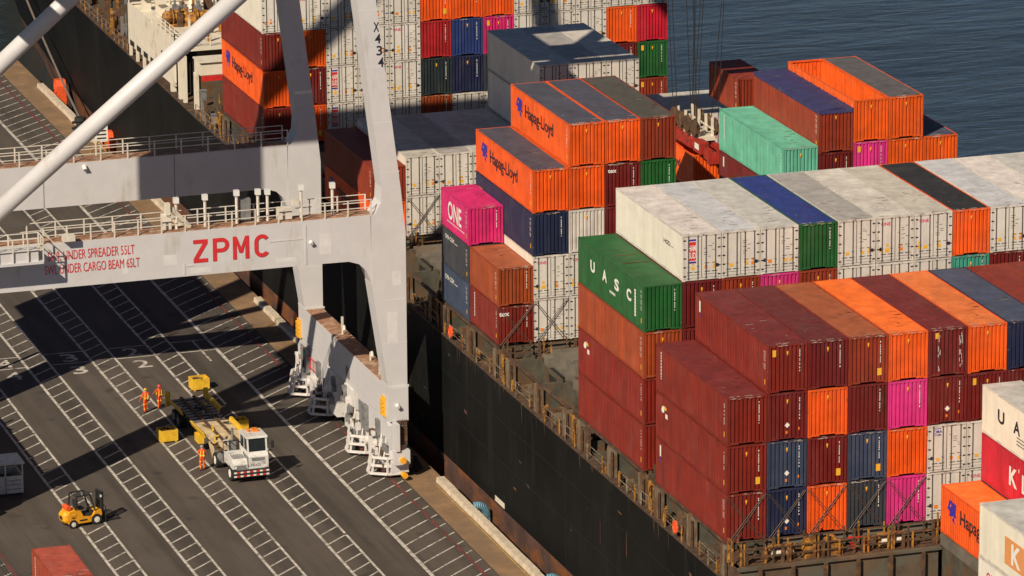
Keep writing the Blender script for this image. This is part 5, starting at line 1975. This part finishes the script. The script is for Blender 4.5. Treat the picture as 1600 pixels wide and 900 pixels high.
for i in range(6):
    m.box(0.3+i*0.15, 0.38+i*0.15, 0.5, 1.25, 1.70-i*0.0, 1.72)
m.hexa([(0.28, 1.524, 1.0), (1.14, 1.524, 1.0), (1.14, 1.53, 1.0), (0.28, 1.53, 1.0), (0.28, 1.524, 1.22), (1.14, 1.524, 1.22), (1.14, 1.53, 1.22), (0.28, 1.53, 1.22)])
m.box(-1.0, -0.1, 1.552, 1.558, 1.45, 1.68)
m.box(0.125, 0.195, -0.5, 1.5, 0.96, 1.75)
m.box(-1.27, -1.252, -0.5, 0.3, 1.0, 1.9)
obj('vent_panel', m, M_gear, tr)
obj('head_lamp', MB().box(-1.15, -0.98, 1.552, 1.575, 1.02, 1.16).box(0.95, 1.12, 1.535, 1.56, 1.02, 1.16), M_lens, tr)
obj('beacon_lamp', MB().tube((-0.3, 0.0, 3.06), (-0.3, 0.0, 3.26), 0.10, 10).box(-1.0, -0.6, -0.4, 0.2, 3.06, 3.2), M_orgl, cab)
m = MB()
for x in (0.18, 0.75, 1.22):
    m.bar((x, -0.75, 0.9), (x, -0.75, 2.3), 0.06)
    m.bar((x, -0.75, 2.3), (x, -0.2, 2.3), 0.05)
m.bar((0.18, -0.75, 2.3), (1.22, -0.75, 2.3), 0.06).bar((0.18, -0.75, 1.6), (1.22, -0.75, 1.6), 0.05)
for i in range(7):
    m.tube((-0.8+i*0.22, -0.78, 1.1), (-0.5+i*0.16, -1.9, 1.15+0.2*(i % 2)), 0.035, 5)
obj('rear_frame', m, M_rubber, tr)
obj('exhaust_stack', MB().tube((0.55, -0.9, 0.9), (0.55, -0.9, 3.15), 0.09, 10).box(0.35, 0.78, -1.1, -0.72, 1.0, 2.3), M_gear, tr)
obj('cab_mirror', MB().bar((-1.25, 1.2, 2.5), (-1.6, 1.4, 2.5), 0.05).box(-1.7, -1.5, 1.36, 1.42, 2.2, 2.7), M_rubber, cab)
obj('rear_ladder', MB().bar((0.9, -0.75, 0.9), (0.9, -0.75, 2.4), 0.06).bar((1.2, -0.75, 0.9), (1.2, -0.75, 2.4), 0.06).bar((0.9, -0.75, 2.4), (1.2, -0.75, 2.4), 0.06), M_tw, tr)
obj('air_tank', MB().tube((1.05, -2.2, 0.85), (1.05, -1.3, 0.85), 0.25, 12).box(0.8, 1.25, -3.0, -2.35, 0.55, 1.05), M_gear, tr)
for x in (-1.08, 1.08):
    wheel(tr, (x, 0.75, 0.52), 0.52, 0.32)
    wheel(tr, (x, -2.5, 0.52), 0.52, 0.55)
obj('fifth_wheel', MB().tube((0, -2.5, 0.98), (0, -2.5, 1.15), 0.55, 14), M_rust, tr)
obj('red_seat', MB().box(-0.85, -0.3, -0.3, 0.25, 1.3, 1.75).box(-0.85, -0.3, -0.42, -0.28, 1.75, 2.45), M_red, cab)
# container trailer behind it
tl = tag(empty('yard_trailer', (-14.2, 63.35, QZ), R(181)), 'long yard trailer with cream deck and yellow side guides, empty', 'trailer')
m = MB()
for x in (-0.55, 0.55):
    m.box(x-0.14, x+0.14, -6.35, 6.1, 1.12, 1.42)
for i in range(14):
    y = -6.1+i*0.92
    m.box(-1.2, 1.2, y-0.07, y+0.07, 1.22, 1.40)
obj('trailer_frame', m, M_rust, tl)
m = MB().box(-1.2, 1.2, -0.2, 4.7, 1.425, 1.47)
for y in (0.2, 1.4, 2.7, 3.9):
    m.box(-1.2, 1.2, y, y+0.3, 1.472, 1.50)
obj('deck_plate', m, M_tbed, tl)
m = MB()
for i in range(9):
    m.box(-1.15, 1.15, -6.2+i*0.66, -5.85+i*0.66, 1.425, 1.455)
obj('deck_grating', m, M_gear, tl)
for k in range(12):
    x, y = rnd.uniform(-1.0, 0.8), rnd.uniform(-5.5, 4.0)
    mm_ = rnd.choice((M_rust, M_tyel, M_gear, M_rubber))
    obj('loose_gear', MB().bar((x, y, 1.55), (x+rnd.uniform(-.3, .3), y+rnd.uniform(.3, 1.1), 1.58+rnd.uniform(0, .12)), rnd.uniform(0.06, 0.16)), mm_, tl)
obj('frame_hoop', MB().bar((-1.15, 4.9, 1.5), (-1.15, 4.9, 2.2), 0.1).bar((1.15, 4.9, 1.5), (1.15, 4.9, 2.0), 0.1).bar((-1.15, 4.9, 2.2), (-0.5, 4.9, 2.2), 0.08), M_tyel, tl)
m = MB()
for x in (-0.45, 0.45):
    m.box(x-0.1, x+0.1, -6.3, 5.6, 1.504, 1.58)
obj('deck_runner', m, M_rust, tl)
for x in (-1.38, 1.38):
    for y0, y1 in ((-5.9, -2.8), (-0.2, 2.9)):
        m = MB().hexa([(x*.93-0.05, y0, 1.3), (x*.93+0.05, y0, 1.3), (x*.93+0.05, y1, 1.3), (x*.93-0.05, y1, 1.3), (x*1.04-0.08, y0, 1.68), (x*1.04+0.08, y0, 1.68), (x*1.04+0.08, y1, 1.68), (x*1.04-0.08, y1, 1.68)])
        obj('side_guide', m, M_tyel, tl)
    obj('tail_post', MB().box(x-0.15, x+0.15, -6.5, -6.2, 1.0, 2.0), M_tyel, tl)
    m = MB().box(x*.95-0.2, x*.95+0.2, 1.0, 2.0, 0.65, 1.22)
    obj('side_bin', m, M_tyel, tl)
    obj('gooseneck_arm', MB().bar((x*0.55, 4.7, 1.45), (x*0.55, 6.2, 1.5), 0.24).bar((x*0.8, 3.6, 1.25), (x*0.75, 4.2, 0.25), 0.22), M_tbed, tl)
    for y in (-5.4, -4.25):
        wheel(tl, (x*0.72, y, 0.5), 0.5, 0.5, 'x', M_gear)
# lashing bins
def bin_(x, y, rz, lab, w_=1.25, d_=1.0, h=0.88):
    t = tag(empty('lashing_bin', (x, y, QZ), R(rz)), lab, 'bin', 'yellow lashing bins')
    m = MB()
    for a in ((-w_/2, -w_/2+0.06, -d_/2, d_/2), (w_/2-0.06, w_/2, -d_/2, d_/2), (-w_/2+0.061, w_/2-0.061, -d_/2, -d_/2+0.06), (-w_/2+0.061, w_/2-0.061, d_/2-0.06, d_/2)):
        m.box(*a, 0.14, h)
    m.box(-w_/2, w_/2, -d_/2, d_/2, 0.10, 0.139)
    m.bar((-w_/2+0.15, -d_/2, 0.05), (-w_/2+0.15, d_/2, 0.05), 0.1).bar((w_/2-0.15, -d_/2, 0.05), (w_/2-0.15, d_/2, 0.05), 0.1)
    for i in range(3):
        m.box(-w_/2+0.2, w_/2-0.2, -d_/2-0.012, -d_/2-0.001, 0.25+i*0.22, 0.29+i*0.22)
    obj('bin_box', m, M_tyel, t)
    m = MB()
    for i in range(24):
        x_, y_ = rnd.uniform(-w_/2+0.15, w_/2-0.3), rnd.uniform(-d_/2+0.15, d_/2-0.3)
        z_ = h-0.28+rnd.uniform(0, 0.2)
        m.bar((x_, y_, z_), (x_+rnd.uniform(-0.2, 0.3), y_+rnd.uniform(-0.2, 0.3), z_+rnd.uniform(-0.05, 0.18)), 0.10)
    obj('bin_contents', m, M_rust, t)
bin_(-11.75, 76.2, 4, 'yellow bin heaped with rusty lashing gear beyond the trailer tail')
bin_(-17.0, 64.8, 4, 'yellow open bin at the near side of the trailer, shaded behind')
bin_(-11.8, 65.4, 4, 'yellow bin half hidden behind the trailer on its far side')

# forklift: local +x forward
fk = tag(empty('forklift_truck', (-26.85, 48.7, QZ), R(14)), 'yellow forklift truck with black mast and an orange gas bottle at its back', 'forklift')
m = MB().prism([(-1.25, 0.35), (-1.32, 0.9), (-1.15, 1.15), (-0.75, 1.22), (-0.35, 1.12), (-0.15, 0.70), (0.45, 0.62), (0.75, 0.95), (1.15, 0.95), (1.2, 0.62), (0.95, 0.40), (0.3, 0.25), (-0.5, 0.28)], -0.55, 0.55, 'y')
obj('body', m, M_fork, fk)
m = MB()
for z0, z1, g0, g1 in ((0.40, 0.55, 0.86, 0.97), (0.55, 0.92, 0.97, 1.0), (0.92, 1.08, 1.0, 0.88), (1.08, 1.16, 0.88, 0.70)):
    pl = [(-1.55, -0.30), (-1.42, -0.48), (-1.15, -0.575), (-0.72, -0.575), (-0.72, 0.575), (-1.15, 0.575), (-1.42, 0.48), (-1.55, 0.30)]
    for (a, b), (c, d) in zip(pl, pl[1:]+pl[:1]):
        sc = lambda x, y, g, z: (-0.72+(x+0.72)*g, y*g, z)
        m.face([sc(a, b, g0, z0), sc(c, d, g0, z0), sc(c, d, g1, z1), sc(a, b, g1, z1)])
    m.face([(-0.72+(x+0.72)*g1, y*g1, z1) for x, y in pl])
obj('counterweight', m, M_fork, fk)
m = MB()
for y in (-0.562, 0.562):
    m.box(-0.45, 0.1, y-0.006, y+0.006, 0.42, 0.52).box(-1.0, -0.8, y-0.02, y+0.02, 0.70, 0.78)
m.box(-1.545, -1.535, -0.2, 0.2, 0.6, 0.9).box(-0.3, 0.55, -0.45, 0.45, 0.66, 0.74).box(0.55, 0.62, -0.4, 0.4, 0.7, 1.0)
obj('trim_panel', m, M_rubber, fk)
m = MB()
for y in (-0.5, 0.5):
    m.bar((-0.72, y, 1.15), (-0.62, y, 2.12), 0.085)
    m.bar((0.72, y, 0.95), (0.36, y, 2.12), 0.085)
    m.bar((-0.64, y, 2.12), (0.38, y, 2.12), 0.085)
for i in range(6):
    x = -0.62+i*0.2
    m.bar((x, -0.5, 2.13), (x, 0.5, 2.13), 0.05)
obj('overhead_guard', m, M_rubber, fk)
obj('seat', MB().box(-0.42, 0.05, -0.25, 0.25, 1.1, 1.22).box(-0.55, -0.40, -0.25, 0.25, 1.2, 1.75), M_rubber, fk)
obj('steering_column', MB().bar((0.6, 0, 0.9), (0.42, 0, 1.35), 0.07).tube((0.40, 0, 1.35), (0.44, 0, 1.38), 0.17, 12), M_rubber, fk)
m = MB()
for y in (-0.32, 0.32):
    m.bar((1.28, y, 0.08), (1.28, y, 2.12), 0.15)
    m.bar((1.40, y*0.75, 0.10), (1.40, y*0.75, 2.05), 0.10)
for z in (0.3, 1.1, 2.08):
    m.bar((1.28, -0.36, z), (1.28, 0.36, z), 0.10)
m.bar((1.34, 0, 0.15), (1.34, 0, 1.9), 0.12)
obj('mast', m, M_rubber, fk)
obj('carriage', MB().box(1.46, 1.53, -0.5, 0.5, 0.14, 0.24).box(1.46, 1.53, -0.5, 0.5, 0.5, 0.6).bar((1.49, -0.48, 0.1), (1.49, -0.48, 1.1), 0.05).bar((1.49, 0.48, 0.1), (1.49, 0.48, 1.1), 0.05).bar((1.49, 0, 0.1), (1.49, 0, 1.1), 0.05).bar((1.49, -0.48, 1.1), (1.49, 0.48, 1.1), 0.05), M_rubber, fk)
for y in (-0.28, 0.28):
    obj('fork', MB().box(1.54, 1.60, y-0.07, y+0.07, 0.06, 0.62).box(1.602, 2.65, y-0.07, y+0.07, 0.06, 0.11), M_rubber, fk)
obj('gas_bottle', MB().tube((-1.12, -0.36, 1.38), (-1.12, 0.30, 1.38), 0.17, 12).tube((-1.12, 0.30, 1.38), (-1.12, 0.40, 1.38), 0.17, 12, 0.08), M_buoy, fk)
obj('work_lamp', MB().box(0.44, 0.54, -0.42, -0.30, 2.0, 2.12).box(1.2, 1.28, -0.40, -0.30, 1.75, 1.9), M_lens, fk)
for y in (-0.5, 0.5):
    wheel(fk, (0.78, y, 0.36), 0.36, 0.24, 'y')
    wheel(fk, (-0.92, y, 0.29), 0.29, 0.2, 'y')

# white cabin standing in the shade at the picture edge
cb = tag(empty('crew_cabin', (-30.05, 57.3, QZ), 0), 'shabby white crew cabin with open window holes, standing in the shade', 'cabin')
m = MB()
for x0, x1 in ((-1.4, -1.32), (0.92, 1.0)):
    m.box(x0, x1, -1.0, 1.0, 0.15, 1.35)
for y0, y1 in ((-1.08, -1.0), (1.0, 1.08)):
    m.box(-1.4, 1.0, y0, y1, 0.15, 1.35)
for x in (-1.36, -0.2, 0.96):
    for y in (-1.04, 1.04):
        m.bar((x, y, 1.35), (x, y, 2.15), 0.09)
obj('wall', m, M_tw, cb)
obj('roof', MB().box(-1.5, 1.1, -1.15, 1.15, 2.15, 2.27), M_tw, cb)
m = MB()
for i in range(3):
    m.box(-0.1, 0.85, -1.095, -1.082, 0.42+i*0.3, 0.47+i*0.3)
m.box(-0.22, -0.16, -1.1, -1.082, 0.15, 1.35)
obj('louvre_panel', m, M_gear, cb)
obj('inner_seat', MB().box(-0.9, 0.4, -0.4, 0.4, 0.3, 1.1), M_rubber, cb)
obj('skid', MB().box(-1.3, -1.1, -1.0, 1.0, 0, 0.149).box(0.7, 0.9, -1.0, 1.0, 0, 0.149), M_rubber, cb)
# road container on its chassis in the lower corner
rc = place('dry', L20, ST, -33.67, 27.15, QZ+1.35, (0.34, 0.055, 0.028, 1), (0.40, 0.075, 0.045, 1), 5, 2, 'rust red container on a road chassis, cut by the bottom picture edge', None, None, 'shipping container', 'shipping_container', 0)
ch = tag(empty('container_chassis', (-33.67, 27.15, QZ), 0), 'low skeletal road chassis carrying the rust red container', 'chassis')
m = MB()
for x in (0.7, 1.74):
    m.box(x-0.1, x+0.1, -0.2, L20+0.1, 0.95, 1.3)
for y in (0.1, 2.0, 4.0, 5.9):
    m.box(0.05, CW-0.05, y-0.08, y+0.08, 1.1, 1.34)
obj('chassis_frame', m, M_gear, ch)
for x in (0.35, CW-0.35):
    for y in (3.6, 4.9):
        wheel(ch, (x, y, 0.5), 0.5, 0.5, 'x', M_gear)
obj('landing_leg', MB().box(0.5, 0.65, 0.8, 0.95, 0.0, 0.95).box(1.8, 1.95, 0.8, 0.95, 0.0, 0.95), M_gear, ch)
# lamp on a post behind the portal beam
lpx = tag(empty('yard_lamp', (-26.2, 84.0, QZ)), 'black box shaped lamp on a grey post behind the portal beam', 'lamp')
obj('post', MB().tube((0, 0, 0), (0, 0, 9.0), 0.14, 10), M_gear, lpx)
obj('lamp_housing', MB().box(-0.5, 0.6, -0.4, 0.4, 9.0, 9.6), M_rubber, lpx)
